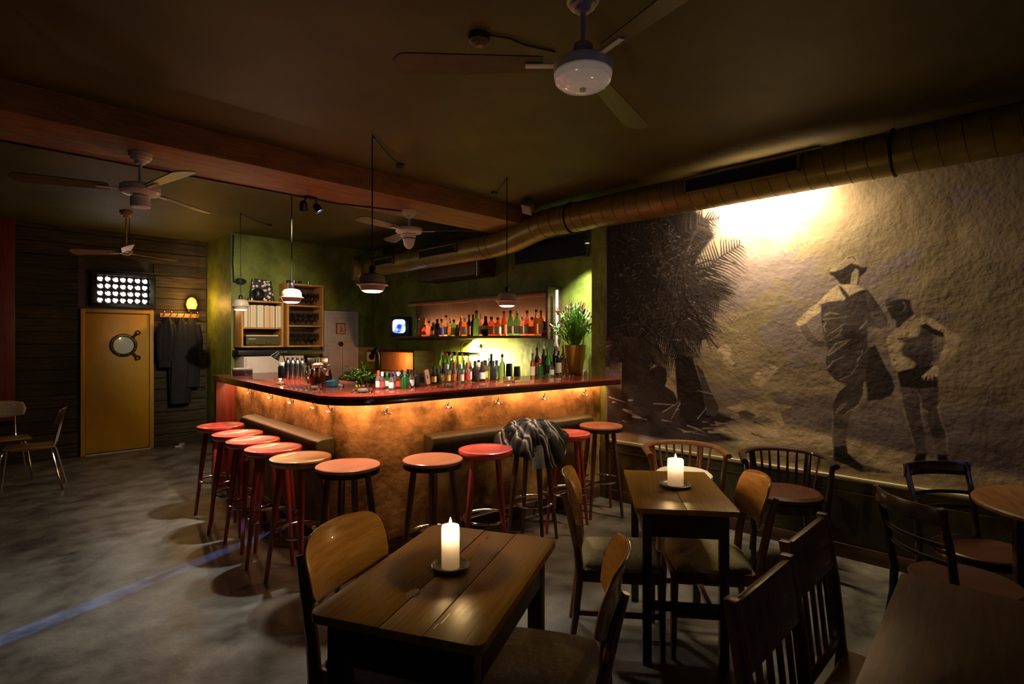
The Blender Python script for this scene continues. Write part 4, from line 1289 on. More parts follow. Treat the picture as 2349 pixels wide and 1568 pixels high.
PEND = [('pendant lamp over the rounded bar corner, largest and with steel socket', 1.895, 3.215, CF, 1.875, (.48, .40), 1.0),
        ('pendant lamp in front of the lit bottle shelf', 3.19, 3.25, CF, 1.835, (.25, .42), .95),
        ('round-topped pendant lamp in front of the wine glass cabinet', 2.02, 4.80, CR, 1.885, (.3, .2), .98),
        ('pendant lamp in front of the record shelf, farthest left', 2.22, 6.70, CR, 1.90, (.5, .45), 1.0)]
for lab, x, y, zc, zl, hk_, s_ in PEND:
    pendant(lab, x, y, zc, zl, hk_, s_)
for (x, y, z, e, g_) in ((1.895, 3.215, 1.855, 9.0, 1.2), (3.19, 3.25, 1.815, 5.5, 1.2), (2.02, 4.80, 1.865, 4.0, 5), (2.22, 6.70, 1.88, 3.5, 11)):
    light('SPOT', (x, y, z - .004), e * 10, (1.0, .82, .68), .05, (x, y, 0), 112 if x < 2 else 138, .6, name='pendant_light')
    light('POINT', (x, y, z - .03), g_, (1.0, .76, .48), .04, name='pendant_glow_light')

# spotlight with two heads on the beam
sp = thing('spotlight', 'black double spotlight with two bright heads on the beam over the bar', 'spotlight', (2.02, 4.42, 2.75))
MB().box(-.05, .05, -.02, .02, -.02, -.0005).build('base', M_BLACK, sp, bevel=.003)
for k, (dx, tx, ty) in enumerate(((-.06, 35, -20), (.06, -20, -30))):
    MB().tube([(dx * .6, 0, -.015), (dx, 0, -.05)], .006, 6).build('arm', M_BLACK, sp)
    h = MB().lathe([(.001, .035), (.022, .035), (.030, .02), (.034, -.035), (.031, -.035), (.026, .0), (.001, .0)], 20).build('head', M_BLACK, sp)
    h.location = (dx, 0, -.085)
    h.rotation_euler = (R(tx), R(ty), 0)
    g = MB().lathe([(.001, -.020), (.028, -.020), (.028, -.016), (.001, -.016)], 18).build('bulb', mat('spot bulb', (1, 1, .95), emit=(1, .95, .85), estr=9), h)

# ------------------------------------------------------------------ ventilation duct
duct = thing('ventilation_duct', 'long olive spiral duct running under the ceiling along the painted wall', 'duct', (0, 0, 0))
DX, DZ, DR = 4.08, 2.715, .138
dp = [(DX, -2.9, DZ), (DX, 3.45, DZ), (DX + .01, 3.62, DZ - .004), (DX + .05, 3.85, DZ - .03), (DX + .10, 4.15, DZ - .075), (DX + .125, 4.4, DZ - .09), (DX + .13, 4.6, DZ - .095), (DX + .13, 7.2, DZ - .095)]
MB().tube(dp, DR, 32).build('pipe', M_DUCT, duct, smooth=50)
MB().lathe([(.10, 0), (.165, 0), (.17, .01), (.17, .09), (.165, .10), (.10, .10)], 28, T((4.0, 7.35, 2.60)) @ RY(90) @ RX(20)).build('end_collar', M_DUCT, duct)
sm0 = None
yy = -.35
while yy < 3.42:
    if sm0 is None:
        sm0 = MB().tube([(DR * math.cos(2 * math.pi * i / 32), .02 * math.sin(2 * math.pi * i / 32), DR * math.sin(2 * math.pi * i / 32)) for i in range(32)], .0030, 4, closed=True).build('seam', M_SEAM, duct)
        o = sm0
    else:
        o = sm0.copy()
        COL.objects.link(o)
    o.location = (DX, yy, DZ)
    yy += .118
for yy, dz_, dx_ in ((3.45, 0, 0), (3.60, -.003, .01), (3.74, -.012, .025), (4.5, -.093, .128), (4.62, -.095, .13), (5.7, -.095, .13)):
    o = sm0.copy()
    COL.objects.link(o)
    o.location = (DX + dx_, yy, DZ + dz_)
    o.scale = (1.015, 1.0, 1.015)
for yy in (.70, 3.26):
    MB().tube([((DR + .006) * math.cos(2 * math.pi * i / 32), 0, (DR + .006) * math.sin(2 * math.pi * i / 32)) for i in range(32)], .008, 6, closed=True).build('hanger_strap', M_BLACK, duct, loc=(DX, yy, DZ))
    MB().tube([(DX, yy, DZ + DR), (DX, yy, CF - .001)], .006, 6).build('hanger_rod', M_STEEL, duct)


def duct_grille(label, ya, yb, cx, cz, n, h=.12):
    t = thing('air_grille', label, 'air grille', (cx, (ya + yb) / 2, cz), 0, 'air grilles on the duct')
    a = 0
    L = yb - ya
    M_ = RY(a)
    o = MB()
    o.box(-.012, .006, -L / 2, L / 2, -h / 2, -h / 2 + .012, M_).box(-.012, .006, -L / 2, L / 2, h / 2 - .012, h / 2, M_)
    o.box(-.012, .006, -L / 2, -L / 2 + .014, -h / 2, h / 2, M_).box(-.012, .006, L / 2 - .014, L / 2, -h / 2, h / 2, M_)
    o.build('frame', M_DUCT, t, bevel=.002)
    MB().box(.004, .03, -L / 2 + .01, L / 2 - .01, -h / 2 + .01, h / 2 - .01, M_).build('box', M_VOID, t)
    for k in range(n):
        z = -h / 2 + .012 + (h - .024) * (k + .5) / n
        MB().box(-.010, .008, -L / 2 + .014, L / 2 - .014, z - .002, z + .002, M_).build('slat', M_GRILLE, t)
    return t


duct_grille('long louvred air grille on the duct above the painted palm', 1.20, 2.03, 3.932, 2.742, 6)
duct_grille('shorter air grille on the duct behind the bell-shaped fan', 5.0, 5.75, 4.062, 2.635, 4, h=.11)
duct_grille('small air grille at the far left end of the duct', 6.35, 6.85, 4.062, 2.635, 4, h=.10)

# mesh vent in the recess wall
vt = thing('wall_vent', 'rectangular black mesh vent high on the green wall beside the pillar', 'vent', (XB, 4.17, 2.60))
MB().box(-.02, -.001, -.56, .56, -.13, .13).build('backing', M_VOID, vt)
g = MB()
for k in range(57):
    y = -.55 + 1.10 * k / 56
    g.box(-.026, -.020, y - .0022, y + .0022, -.125, .125)
for k in range(14):
    z = -.125 + .25 * k / 13
    g.box(-.028, -.022, -.55, .55, z - .0022, z + .0022)
g.build('mesh_bars', M_GRILLE, vt, smooth=0)['kind'] = 'stuff'
MB().box(-.03, -.001, -.57, -.555, -.14, .14).box(-.03, -.001, .555, .57, -.14, .14).box(-.03, -.001, -.57, .57, -.14, -.128).box(-.03, -.001, -.57, .57, .128, .14).build('frame', M_GREEN, vt)
bx = thing('wall_hood', 'dark red-brown box hood hanging under the duct behind the bar', 'hood', (0, 0, 0))
MB().box(4.45, 4.795, 5.1, 6.35, 2.36, 2.60, top=(1, 1)).build('body', M_SHELFD, bx, bevel=.006)
MB().tube([(4.44, 5.06, 2.34), (4.44, 5.06, 2.62)], .008, 6).build('edge_strip', M_STEEL, bx)
br = thing('loudspeaker', 'small pale angled speaker above the duct where the beam ends', 'speaker', (3.84, 3.62, 2.845), 30)
MB().box(-.07, .07, -.05, .05, -.045, .045, RX(18) @ RY(25), top=(.7, 1)).build('body', mat('pale speaker grey', (.30, .27, .2), rough=.5), br, bevel=.006)
MB().tube([(0, 0, .03), (0, 0, CF - 2.846)], .006, 6).build('bracket', M_BLACK, br)

# ceiling spot at the end of the duct
s2 = thing('spotlight', 'small white spotlight tucked under the duct by the green pillar', 'spotlight', (4.50, 3.40, 2.56))
MB().lathe([(.001, .04), (.02, .04), (.03, .03), (.034, -.02), (.030, -.02), (.026, 0), (.001, .0)], 18).build('head', M_STEEL, s2)
MB().lathe([(.001, -.012), (.028, -.012), (.028, -.006), (.001, -.006)], 16).build('bulb', mat('spot bulb'  , (1, 1, 1)), s2)
MB().tube([(0, 0, .04), (-.1, .05, .15), (-.30, .1, .20)], .006, 6).build('bracket', M_BLACK, s2)
light('SPOT', (4.50, 3.42, 2.53), 240, (.95, 1.0, .86), .02, (4.74, 3.68, 1.75), 70, .9, name='corner_spot_light')

# ------------------------------------------------------------------ lit bottle shelf on the recess wall
YS0, YS1 = 4.02, 7.25
sh = thing('bottle_shelf', 'long wooden wall shelf lit from below and filled with bottles', 'shelf', (0, 0, 0))
MB().box(4.56, 4.79, YS0, YS1 + .02, 1.565, 1.595).build('shelf_board', M_SHELFD, sh, bevel=.003)
MB().box(4.56, 4.79, YS0, 6.72, 2.07, 2.10).build('top_board', M_SHELFD, sh, bevel=.003)
MB().box(4.55, 4.79, YS0 - .035, YS0, 1.55, 2.14).build('side_board', M_SHELFD, sh, bevel=.003)
MB().box(4.55, 4.57, YS0, 6.72, 2.035, 2.07).build('front_lip', M_OAKB, sh, bevel=.002)
MB().box(4.70, 4.79, 6.70, 6.73, 1.595, 2.07).build('side_board', M_SHELFD, sh, bevel=.003)
ys = [YS0 + .002, 4.75, 5.42, 6.05, 6.70]
for k in range(4):
    MB().box(4.765, 4.785, ys[k] + .002, ys[k + 1] - .002, 1.595, 2.07).build('back_board', M_BACKP, sh, bevel=.002)
MB().box(4.70, 4.745, YS0 + .05, 6.68, 1.5955, 1.600).build('light_strip', mat('warm shelf strip', (1, .6, .4), emit=(1.0, .42, .22), estr=14), sh)
MB().tube([(4.60, 3.90, 1.47), (4.60, 3.90, 2.10)], .02, 10).build('end_pole', mat('pale pole', (.45, .42, .33), (.55, .5, .4), .5, scale=8), sh)
light('AREA', (4.722, 5.35, 1.603), 20, (1.0, .56, .34), .04, (4.722, 5.35, 3), size_y=2.6, name='shelf_strip_light')

GL = {}


def gm(name, c, tr=.75, rough=.08):
    return mat('bottle glass ' + name, c, rough=rough, trans=tr, ior=1.35)


GC = {'clear': gm('clear', (.92, .95, .92), .95, .03), 'green': gm('green', (.10, .42, .12), .8), 'dark': gm('dark', (.03, .03, .03), .2), 'brown': gm('brown', (.30, .11, .03), .75),
      'amber': gm('amber', (.75, .36, .08), .8), 'red': gm('red', (.75, .12, .08), .75), 'pale green': gm('pale green', (.55, .75, .5), .9), 'blue': gm('blue', (.10, .22, .75), .75), 'pink': gm('pink', (.9, .45, .38), .8)}
LC = {'cream': mat('cream label', (.78, .70, .52), rough=.6), 'white': mat('white label', (.85, .83, .78), rough=.6), 'red': mat('red label', (.6, .07, .05), rough=.6), 'black': mat('black label', (.03, .03, .03), rough=.6),
      'orange': mat('orange label', (.75, .33, .10), rough=.6), 'green': mat('green label', (.08, .3, .1), rough=.6), 'blue': mat('blue label', (.08, .12, .5), rough=.6), 'yellow': mat('yellow label', (.8, .62, .12), rough=.6),
      'none': None, 'steel': M_STEEL}
SHAPES = {
    'tall': [(0, 0), (.034, 0), (.036, .006), (.036, .185), (.032, .205), (.016, .235), (.0135, .25), (.0135, .305), (.015, .306), (.015, .314), (0, .314)],
    'slim': [(0, 0), (.028, 0), (.030, .005), (.030, .20), (.024, .225), (.013, .25), (.012, .32), (.014, .321), (.014, .328), (0, .328)],
    'square': [(0, 0), (.042, 0), (.044, .006), (.044, .15), (.036, .17), (.016, .185), (.015, .225), (.017, .226), (.017, .234), (0, .234)],
    'round': [(0, 0), (.030, 0), (.046, .018), (.052, .06), (.046, .105), (.024, .14), (.015, .16), (.014, .205), (.016, .206), (.016, .214), (0, .214)],
    'squat': [(0, 0), (.044, 0), (.048, .01), (.048, .09), (.030, .125), (.016, .14), (.016, .175), (0, .175)],
    'small': [(0, 0), (.020, 0), (.0215, .003), (.0215, .075), (.012, .095), (.009, .102), (.009, .130), (0, .130)],
    'champ': [(0, 0), (.042, 0), (.044, .01), (.044, .15), (.036, .19), (.018, .235), (.015, .25), (.015, .295), (.018, .297), (.018, .308), (0, .308)],
}
BC = {}


def bottle(x, y, z, shape, glass, lab, cap, label, group, s_=1.0, spout=False):
    key = (shape, glass, lab, cap, spout)
    if key not in BC:
        pr = SHAPES[shape]
        pr = [(max(r, .0006), zz) for r, zz in pr]
        n4 = 4 if False else 20
        t = thing('bottle', label, 'bottle')
        top = pr[-1][1]
        MB().lathe(pr, 16).build('glass', GC[glass], t, smooth=50)
        if lab != 'none':
            body = max(p[0] for p in pr)
            hz = [p[1] for p in pr if p[0] > body * .97]
            z0 = min(hz) + .03 * top + .008
            z1 = max(hz) - .02 * top if len(hz) > 1 else z0 + .05
            if z1 - z0 < .03:
                z0, z1 = pr[1][1] + .03, pr[1][1] + .085
            MB().lathe([(body + .0008, z0), (body + .0008, z0 + (z1 - z0) * .78)], 16, cap=False).build('label', LC[lab], t)
        cm = LC[cap] if cap in LC else M_BLACK
        rt_ = pr[-2][0]
        MB().lathe([(.001, top - .028), (rt_ + .0022, top - .028), (rt_ + .0022, top + .004), (.001, top + .006)], 12).build('cap', cm or M_BLACK, t)
        if spout:
            MB().tube([(0, 0, top + .004), (0, 0, top + .03), (.008, 0, top + .055)], .004, 6, rs=[.006, .004, .0025]).build('pourer', M_STEEL if cap != 'black' else M_BLACK, t)
        BC[key] = t
        r = t
        r['group'] = group
    else:
        r = dup(BC[key], (0, 0, 0), 0, label, group)
    r.location = (x, y, z + .0006)
    r.rotation_euler = (0, 0, random.uniform(0, 6.28))
    r.scale = (s_, s_, s_)
    return r


def Yat(px, X):
    a = (px - 1174.5) / 1240
    return X * (1 - a) / (1 + a)


def bl(shape, glass, lab):
    gl = {'dark': 'black', 'pale green': 'pale green'}.get(glass, glass)
    q = {'tall': 'tall', 'slim': 'slim', 'square': 'broad', 'round': 'round-bellied', 'squat': 'squat', 'small': 'tiny', 'champ': 'wine-shaped'}[shape]
    return '%s %s bottle%s' % (q, gl, '' if lab == 'none' else ' with %s label' % lab)


row = [(958, 'squat', 'amber', 'none', 'black', 4.66, .9), (974, 'squat', 'red', 'orange', 'black', 4.66, .95), (984, 'round', 'pink', 'none', 'black', 4.62, 1.0), (994, 'squat', 'dark', 'orange', 'black', 4.68, 1.1), (1003, 'square', 'dark', 'none', 'black', 4.62, 1.0),
       (1013, 'square', 'clear', 'blue', 'black', 4.66, 1.0), (1023, 'tall', 'clear', 'cream', 'black', 4.62, .9), (1033, 'round', 'amber', 'none', 'orange', 4.66, .95), (1041, 'square', 'green', 'yellow', 'black', 4.66, .95), (1049, 'squat', 'dark', 'none', 'black', 4.60, .85),
       (1057, 'tall', 'brown', 'none', 'orange', 4.66, .85), (1066, 'square', 'amber', 'cream', 'white', 4.62, 1.0), (1076, 'slim', 'dark', 'orange', 'black', 4.66, .85), (1085, 'tall', 'dark', 'none', 'black', 4.62, .88), (1093, 'champ', 'green', 'none', 'black', 4.62, 1.05),
       (1103, 'tall', 'pink', 'cream', 'white', 4.64, .90), (1114, 'round', 'dark', 'yellow', 'black', 4.64, 1.15), (1127, 'square', 'red', 'orange', 'black', 4.64, 1.0), (1142, 'square', 'amber', 'white', 'black', 4.64, .95), (1156, 'tall', 'red', 'orange', 'black', 4.64, .95),
       (1171, 'champ', 'green', 'cream', 'black', 4.62, .98), (1186, 'champ', 'green', 'white', 'white', 4.62, .98), (1199, 'square', 'pink', 'white', 'cream', 4.66, .95), (1209, 'tall', 'pink', 'cream', 'black', 4.62, .92), (1220, 'square', 'amber', 'red', 'black', 4.64, .9),
       (1230, 'tall', 'clear', 'orange', 'black', 4.66, .95), (1241, 'tall', 'brown', 'cream', 'black', 4.62, .9), (1250, 'squat', 'dark', 'red', 'black', 4.66, .9)]
for k, (px, s_, g_, l_, c_, X, sc) in enumerate(row):
    bottle(X, Yat(px, X), 1.595, s_, g_, l_, c_, '%s, %s from left on the lit wall shelf' % (bl(s_, g_, l_), ORD[k]), 'bottles on the lit wall shelf', sc)
for k, (px, X, g_) in enumerate(((965, 4.72, 'amber'), (989, 4.72, 'clear'), (1018, 4.72, 'pink'), (1037, 4.71, 'clear'), (1061, 4.72, 'amber'), (1098, 4.73, 'clear'), (1120, 4.73, 'brown'), (1149, 4.73, 'amber'), (1178, 4.73, 'clear'), (1214, 4.73, 'pink'), (1236, 4.73, 'brown'))):
    bottle(X - .03, Yat(px, X), 1.6005, 'tall' if k % 2 else 'slim', g_, 'none', 'orange', 'unlabelled %s bottle in the rear row of the lit wall shelf, %s from left' % (g_, ORD[k]), 'rear bottles on the lit wall shelf', .78)
bk = MB().box(-.012, .012, -.09, .09, 0, .27).build('menu_board', M_OAKB, None, bevel=.002)
bk.location = (4.70, 6.62, 1.5957)
bk.rotation_euler = (0, R(8), 0)
tag(bk, 'orange wooden board leaning at the left end of the bottle shelf', 'board')

# glowing blue screen
tv = thing('screen', 'small monitor glowing blue-white at the left end of the bottle shelf', 'screen', (4.66, 7.09, 1.5957), -50)
MB().box(-.15, .15, -.03, .03, 0, .30).build('casing', M_BLACK, tv, bevel=.01)
mt = mat('blue screen', (.02, .03, .05))
nt = mt.node_tree
p_ = nt.nodes['Principled BSDF']
tc_, nz_, cr_ = nt.nodes.new('ShaderNodeTexCoord'), nt.nodes.new('ShaderNodeTexNoise'), nt.nodes.new('ShaderNodeValToRGB')
nz_.inputs['Scale'].default_value = 9
nz_.inputs['Detail'].default_value = 4
cr_.color_ramp.elements[0].position = .38
cr_.color_ramp.elements[0].color = (.0, .05, .5, 1)
cr_.color_ramp.elements[1].position = .55
cr_.color_ramp.elements[1].color = (.75, .9, 1, 1)
nt.links.new(tc_.outputs['Object'], nz_.inputs['Vector'])
nt.links.new(nz_.outputs['Fac'], cr_.inputs[0])
nt.links.new(cr_.outputs[0], p_.inputs['Emission Color'])
p_.inputs['Emission Strength'].default_value = 1.6
MB().prism(rrect(.20, .21, .05), -.001, .003, T((-.01, -.0315, .155)) @ RX(90)).build('display', mt, tv)
light('POINT', (4.50, 6.92, 1.74), .5, (.35, .55, 1.0), .06, name='screen_glow_light')

# picture lamp on the recess wall
pl = thing('picture_lamp', 'black arched swan-neck lamp with a tube shade lighting the green wall', 'wall lamp', (0, 0, 0))
MB().lathe([(.001, 0), (.03, 0), (.034, .01), (.001, .022)], 18, T((XB - .001, 5.39, 1.455)) @ RY(-90)).build('wall_plate', M_BLACK, pl)
pth = [(XB - .02, 5.39, 1.455)]
for i in range(13):
    a = R(180 * i / 12)
    pth.append((XB - .07 - .085 * (1 - math.cos(a)) * .5, 5.40 + .10 * (1 - math.cos(a)), 1.46 + .075 * math.sin(a)))
pth.append((4.64, 5.62, 1.37))
MB().tube(pth, .006, 8).build('neck', M_BLACK, pl)
MB().tube([(4.62, 5.90, 1.355), (4.66, 5.28, 1.355)], .026, 14).build('tube_shade', M_BLACK, pl)
MB().tube([(XB - .008, 5.39, 1.44), (XB - .006, 5.39, 1.12)], .004, 6).build('cord', mat('pale cord', (.5, .4, .25), rough=.6), pl)
light('AREA', (4.645, 5.59, 1.318), 90, (1.0, .82, .36), .04, (4.82, 5.53, 1.18), size_y=.55, name='picture_lamp_light')
light('SPOT', (4.57, 5.22, 1.28), 110, (1.0, .80, .34), .04, (4.80, 5.22, 1.22), 168, .3, name='added_wall_wash_light')  # extra spot added beside the tube shade to widen its wash on the wall

# ------------------------------------------------------------------ back counter and what stands on it
bc = thing('back_counter', 'dark low back counter along the green wall behind the bar', 'counter', (0, 0, 0))
MB().box(4.28, 4.79, 3.86, 7.95, 1.02, 1.06).build('worktop', M_SHELFD, bc, bevel=.004)
MB().box(4.31, 4.79, 3.88, 7.93, 0, 1.02).build('body', M_SHELFD, bc)
ZB = 1.06
al = thing('wood_alcove', 'wooden niche glowing orange in the corner behind the bar', 'niche', (4.0, 6.4, 0))
M_ALC = mat('orange niche wood', (.42, .17, .05), (.55, .26, .09), .5, scale=5, stretch=(5, 5, 1))
MB().box(.70, .785, .05, 1.30, 1.061, 1.36).build('back_board', M_ALC, al)
MB().box(.45, .785, .05, 1.30, 1.36, 1.385).build('top_board', M_SHELFD, al)
MB().box(.45, .785, .02, .05, 1.061, 1.385).build('side_board', M_SHELFD, al)
light('POINT', (4.50, 6.95, 1.24), 9, (1.0, .42, .16), .02, name='niche_lamp_light')


def desk_lamp(label, x, y, z, rz, h=.26, s_=1.0):
    t = thing('desk_lamp', label, 'desk lamp', (x, y, z + .0006), rz)
    MB().lathe([(.001, 0), (.05, 0), (.052, .008), (.02, .014), (.001, .016)], 20).build('base', M_BLACK, t)
    MB().tube([(0, 0, .012), (0, 0, h * .6), (.02, 0, h * .9), (.06, 0, h)], .006, 8).build('neck', M_BLACK, t)
    MB().lathe([(.018, .05), (.022, .03), (.05, -.03), (.047, -.03), (.018, .028)], 20, T((.085, 0, h - .02)) @ RY(-35) @ Matrix.Diagonal((s_, s_, s_, 1)), cap=False).build('head', M_BLACK, t)
    return t


desk_lamp('black lamp head in front of the orange niche', 4.36, 7.20, ZB, 200, .33, 1.3)
desk_lamp('small black lamp by the cream cabinet behind the left end of the bar', 2.30, 5.62, ZC, 170, .22)

# front row: small bottles on the inner edge of the bar, around the corner
r1 = [(868, 'small', 'pink', 'white', 'red', 3.55), (877, 'small', 'clear', 'red', 'white', 3.52), (888, 'small', 'green', 'white', 'green', 3.60), (898, 'small', 'clear', 'white', 'black', 3.44), (906, 'small', 'clear', 'none', 'blue', 3.58),
      (914, 'small', 'brown', 'red', 'white', 3.50), (922, 'small', 'dark', 'none', 'black', 3.60), (929, 'squat', 'green', 'none', 'green', 3.46), (936, 'small', 'dark', 'black', 'black', 3.62), (943, 'small', 'clear', 'white', 'black', 3.48),
      (950, 'slim', 'amber', 'yellow', 'black', 3.62), (957, 'small', 'dark', 'none', 'black', 3.50), (995, 'small', 'dark', 'yellow', 'black', 3.64), (1003, 'small', 'green', 'black', 'black', 3.66), (1011, 'slim', 'clear', 'yellow', 'green', 3.64)]


def Xat(px, Y):
    a = (px - 1174.5) / 1240
    return Y * (1 + a) / (1 - a)


for k, (px, s_, g_, l_, c_, Y) in enumerate(r1):
    sc = {'small': .95, 'squat': .72, 'slim': .42}[s_] * random.uniform(.95, 1.1)
    bottle(Xat(px, Y), Y, ZC, s_, g_, l_, c_, '%s, %s from left in the row right of the mint' % (bl(s_, g_, l_), ORD[k]), 'small bottles on the bar by the mint', sc)
# middle: dense cluster on the inner edge, under the picture lamp
r2 = [(1018, 'small', 'dark', 'white', 'black', 3.66, 1.3), (1026, 'small', 'clear', 'yellow', 'white', 3.58, 1.2), (1034, 'slim', 'green', 'white', 'white', 3.70, .62), (1042, 'small', 'pink', 'orange', 'red', 3.60, 1.3), (1050, 'slim', 'green', 'none', 'red', 3.70, .66),
      (1057, 'small', 'clear', 'cream', 'white', 3.56, 1.2), (1064, 'slim', 'green', 'cream', 'white', 3.70, .62), (1072, 'small', 'pink', 'red', 'red', 3.58, 1.25), (1080, 'tall', 'clear', 'white', 'cream', 3.70, .55), (1090, 'small', 'dark', 'none', 'black', 3.56, 1.35),
      (1098, 'small', 'amber', 'red', 'white', 3.66, 1.2), (1106, 'small', 'dark', 'white', 'black', 3.58, 1.3), (1114, 'small', 'amber', 'yellow', 'black', 3.68, 1.3), (1122, 'slim', 'clear', 'none', 'blue', 3.66, .6), (1131, 'small', 'dark', 'none', 'black', 3.60, 1.3),
      (1139, 'small', 'pale green', 'none', 'black', 3.68, 1.3)]
for k, (px, s_, g_, l_, c_, Y, sc) in enumerate(r2):
    bottle(Xat(px, Y), Y, ZC, s_, g_, l_, c_, '%s, %s from left in the cluster under the wall lamp' % (bl(s_, g_, l_), ORD[k]), 'bottles on the bar under the wall lamp', sc, spout=(s_ == 'slim'))
# back counter bottles
r3 = [(1014, 'tall', 'pale green', 'cream', 'cream'), (1024, 'champ', 'green', 'white', 'red'), (1036, 'tall', 'green', 'white', 'white'), (1048, 'slim', 'pale green', 'white', 'white'), (1060, 'tall', 'clear', 'cream', 'white'), (1074, 'tall', 'clear', 'yellow', 'green'),
      (1098, 'square', 'amber', 'none', 'black'), (1112, 'square', 'pale green', 'none', 'black'), (1127, 'tall', 'dark', 'white', 'blue'), (1139, 'square', 'dark', 'none', 'black'), (1152, 'tall', 'pale green', 'none', 'black')]
for k, (px, s_, g_, l_, c_) in enumerate(r3):
    X = 4.44 + .05 * (k % 2)
    bottle(X, Yat(px, X), ZB, s_, g_, l_, c_, '%s, %s from left on the back counter' % (bl(s_, g_, l_), ORD[k]), 'bottles on the back counter', .98, spout=k % 2 == 0)
for k, px in enumerate((1168, 1186)):
    o = MB().box(-.05, .05, -.035, .035, 0, .20 - .03 * k, top=(.8, .8)).build('carton', M_BLACK, None, bevel=.004)
    X = 4.55
    o.location = (X, Yat(px, X), ZB + .0006)
    o.rotation_euler = (0, 0, R(30))
    tag(o, ('taller' if k == 0 else 'lower') + ' black box on the back counter, right of the bottles', 'box', 'black boxes on the back counter')
# right group on the bar before the plant pot
r4 = [(1222, 'tall', 'amber', 'cream', 'blue', 3.62, .72), (1232, 'slim', 'dark', 'red', 'black', 3.68, .86), (1239, 'small', 'green', 'none', 'red', 3.56, 1.35), (1247, 'slim', 'dark', 'none', 'white', 3.70, .90), (1257, 'champ', 'green', 'black', 'green', 3.66, .88),
      (1266, 'small', 'clear', 'white', 'black', 3.56, 1.1), (1272, 'slim', 'dark', 'none', 'blue', 3.72, .90), (1281, 'tall', 'dark', 'cream', 'orange', 3.64, .88), (1292, 'slim', 'brown', 'white', 'red', 3.72, .92), (1298, 'small', 'brown', 'none', 'black', 3.58, 1.3)]
for k, (px, s_, g_, l_, c_, Y, sc) in enumerate(r4):
    bottle(Xat(px, Y), Y, ZC, s_, g_, l_, c_, '%s, %s from left in the group before the mustard pot' % (bl(s_, g_, l_), ORD[k]), 'bottles on the bar beside the mustard pot', sc, spout=(s_ in ('slim', 'tall', 'champ')))
# ------------------------------------------------------------------ glassware and bar gear on the left arm of the bar
def tumbler(name, label, cat, x, y, z, r, h, m, group=None):
    o = MB().lathe([(r * .82, 0), (r, h), (r * .93, h), (r * .76, .008), (.001, .008)], 18, cap=False)
    o.f.append(tuple(range(17, -1, -1)))
    o = o.build(name, m, None, smooth=50)
    o.location = (x, y, z + .0006)
    tag(o, label, cat, group)
    return o


def shaker(label, x, y, h, r, group='steel shakers on the bar'):
    t = thing('cocktail_shaker', label, 'shaker', (x, y, ZC + .0006), 0, group)
    MB().lathe([(.001, 0), (r * .8, 0), (r, h * .65), (r * .98, h * .66), (.001, h * .66)], 22).build('cup', M_STEEL, t)
    MB().lathe([(r * 1.0, h * .662), (r * .9, h * .78), (r * .4, h * .88), (r * .38, h), (.001, h)], 22, cap=False).build('lid', M_STEEL, t)


for k, (px, Y) in enumerate(((661, 5.06), (672, 4.98), (683, 4.92), (694, 4.80))):
    shaker('tall shiny steel shaker on the left arm of the bar, %s from left' % ORD[k], Xat(px, Y), Y, .20, .034)
rnd = random.Random(4)
gl = 0
for k, (px, Y, h) in enumerate(((700, 4.62, .13), (707, 4.52, .10), (714, 4.60, .14), (722, 4.50, .16), (731, 4.46, .15), (739, 4.50, .12), (746, 4.38, .10), (752, 4.48, .11))):
    tumbler('drinking_glass', 'clear tumbler, %s from left in the crowd of barware on the bar' % ORD[k], 'glass', Xat(px, Y), Y, ZC, .03, h, M_GLASS, 'tumblers among the barware')
# caddy with bottles stacked up
cdy = thing('bar_caddy', 'white and brown bar caddy topped with steel pourers, left of the mint', 'caddy', (2.03, 4.30, ZC + .0006), 20)
MB().box(-.07, .07, -.05, .05, 0, .085).build('box', M_LEGD, cdy, bevel=.004)
MB().box(-.055, .055, -.04, .04, .0855, .125).build('tray', M_WHITE, cdy, bevel=.006)
MB().lathe([(.001, .1255), (.040, .1255), (.044, .16), (.030, .175), (.001, .175)], 20).build('lid', mat('pink jar lid', (.75, .35, .25), rough=.4), cdy)
for k in range(4):
    MB().lathe([(.001, .1755), (.007, .1755), (.006, .21), (.002, .225), (.001, .225)], 10).build('pourer', M_STEEL, cdy, loc=(-.022 + .015 * k, .005 * (-1) ** k, 0))
MB().box(-.072, -.0705, -.012, .012, .01, .08).build('red_label', LC['red'], cdy)
for k, (px, Y, g_, l_, c_, sc) in enumerate(((716, 4.18, 'brown', 'red', 'black', 1.0), (727, 4.12, 'amber', 'black', 'black', 1.1), (737, 4.16, 'amber', 'none', 'white', 1.1), (754, 4.16, 'clear', 'blue', 'white', 1.2))):
    bottle(Xat(px, Y), Y, ZC, 'small', g_, l_, c_, '%s, %s from left in front of the bar caddy' % (bl('small', g_, l_), ORD[k]), 'small bottles by the bar caddy', sc)
tt = MB().prism(rrect(.12, .07, .01), 0, .045).build('tissue_pack', mat('turquoise wrapper', (.05, .30, .42), rough=.4), None, bevel=.01)
tt.location = (Xat(763, 4.02), 4.02, ZC + .0006)
tt.rotation_euler = (0, 0, R(40))
tag(tt, 'turquoise and white packet lying right of the bar caddy', 'packet')
for k, px in enumerate((779, 786)):
    o = MB().lathe([(.001, 0), (.012, 0), (.014, .012), (.010, .022), (.001, .022)], 14).build('shot_cup', M_WHITE, None)
    o.location = (Xat(px, 3.92), 3.92, ZC + .0006)
    tag(o, ('left' if k == 0 else 'right') + ' one of two tiny white cups just left of the mint', 'cup', 'tiny white cups by the mint')
jr = thing('storage_jar', 'black jar with white lid beside the steel shakers', 'jar', (Xat(650, 5.30), 5.30, ZC + .0006))
MB().lathe([(.001, 0), (.045, 0), (.048, .01), (.048, .10), (.04, .115), (.001, .115)], 22).build('body', M_BLACK, jr)
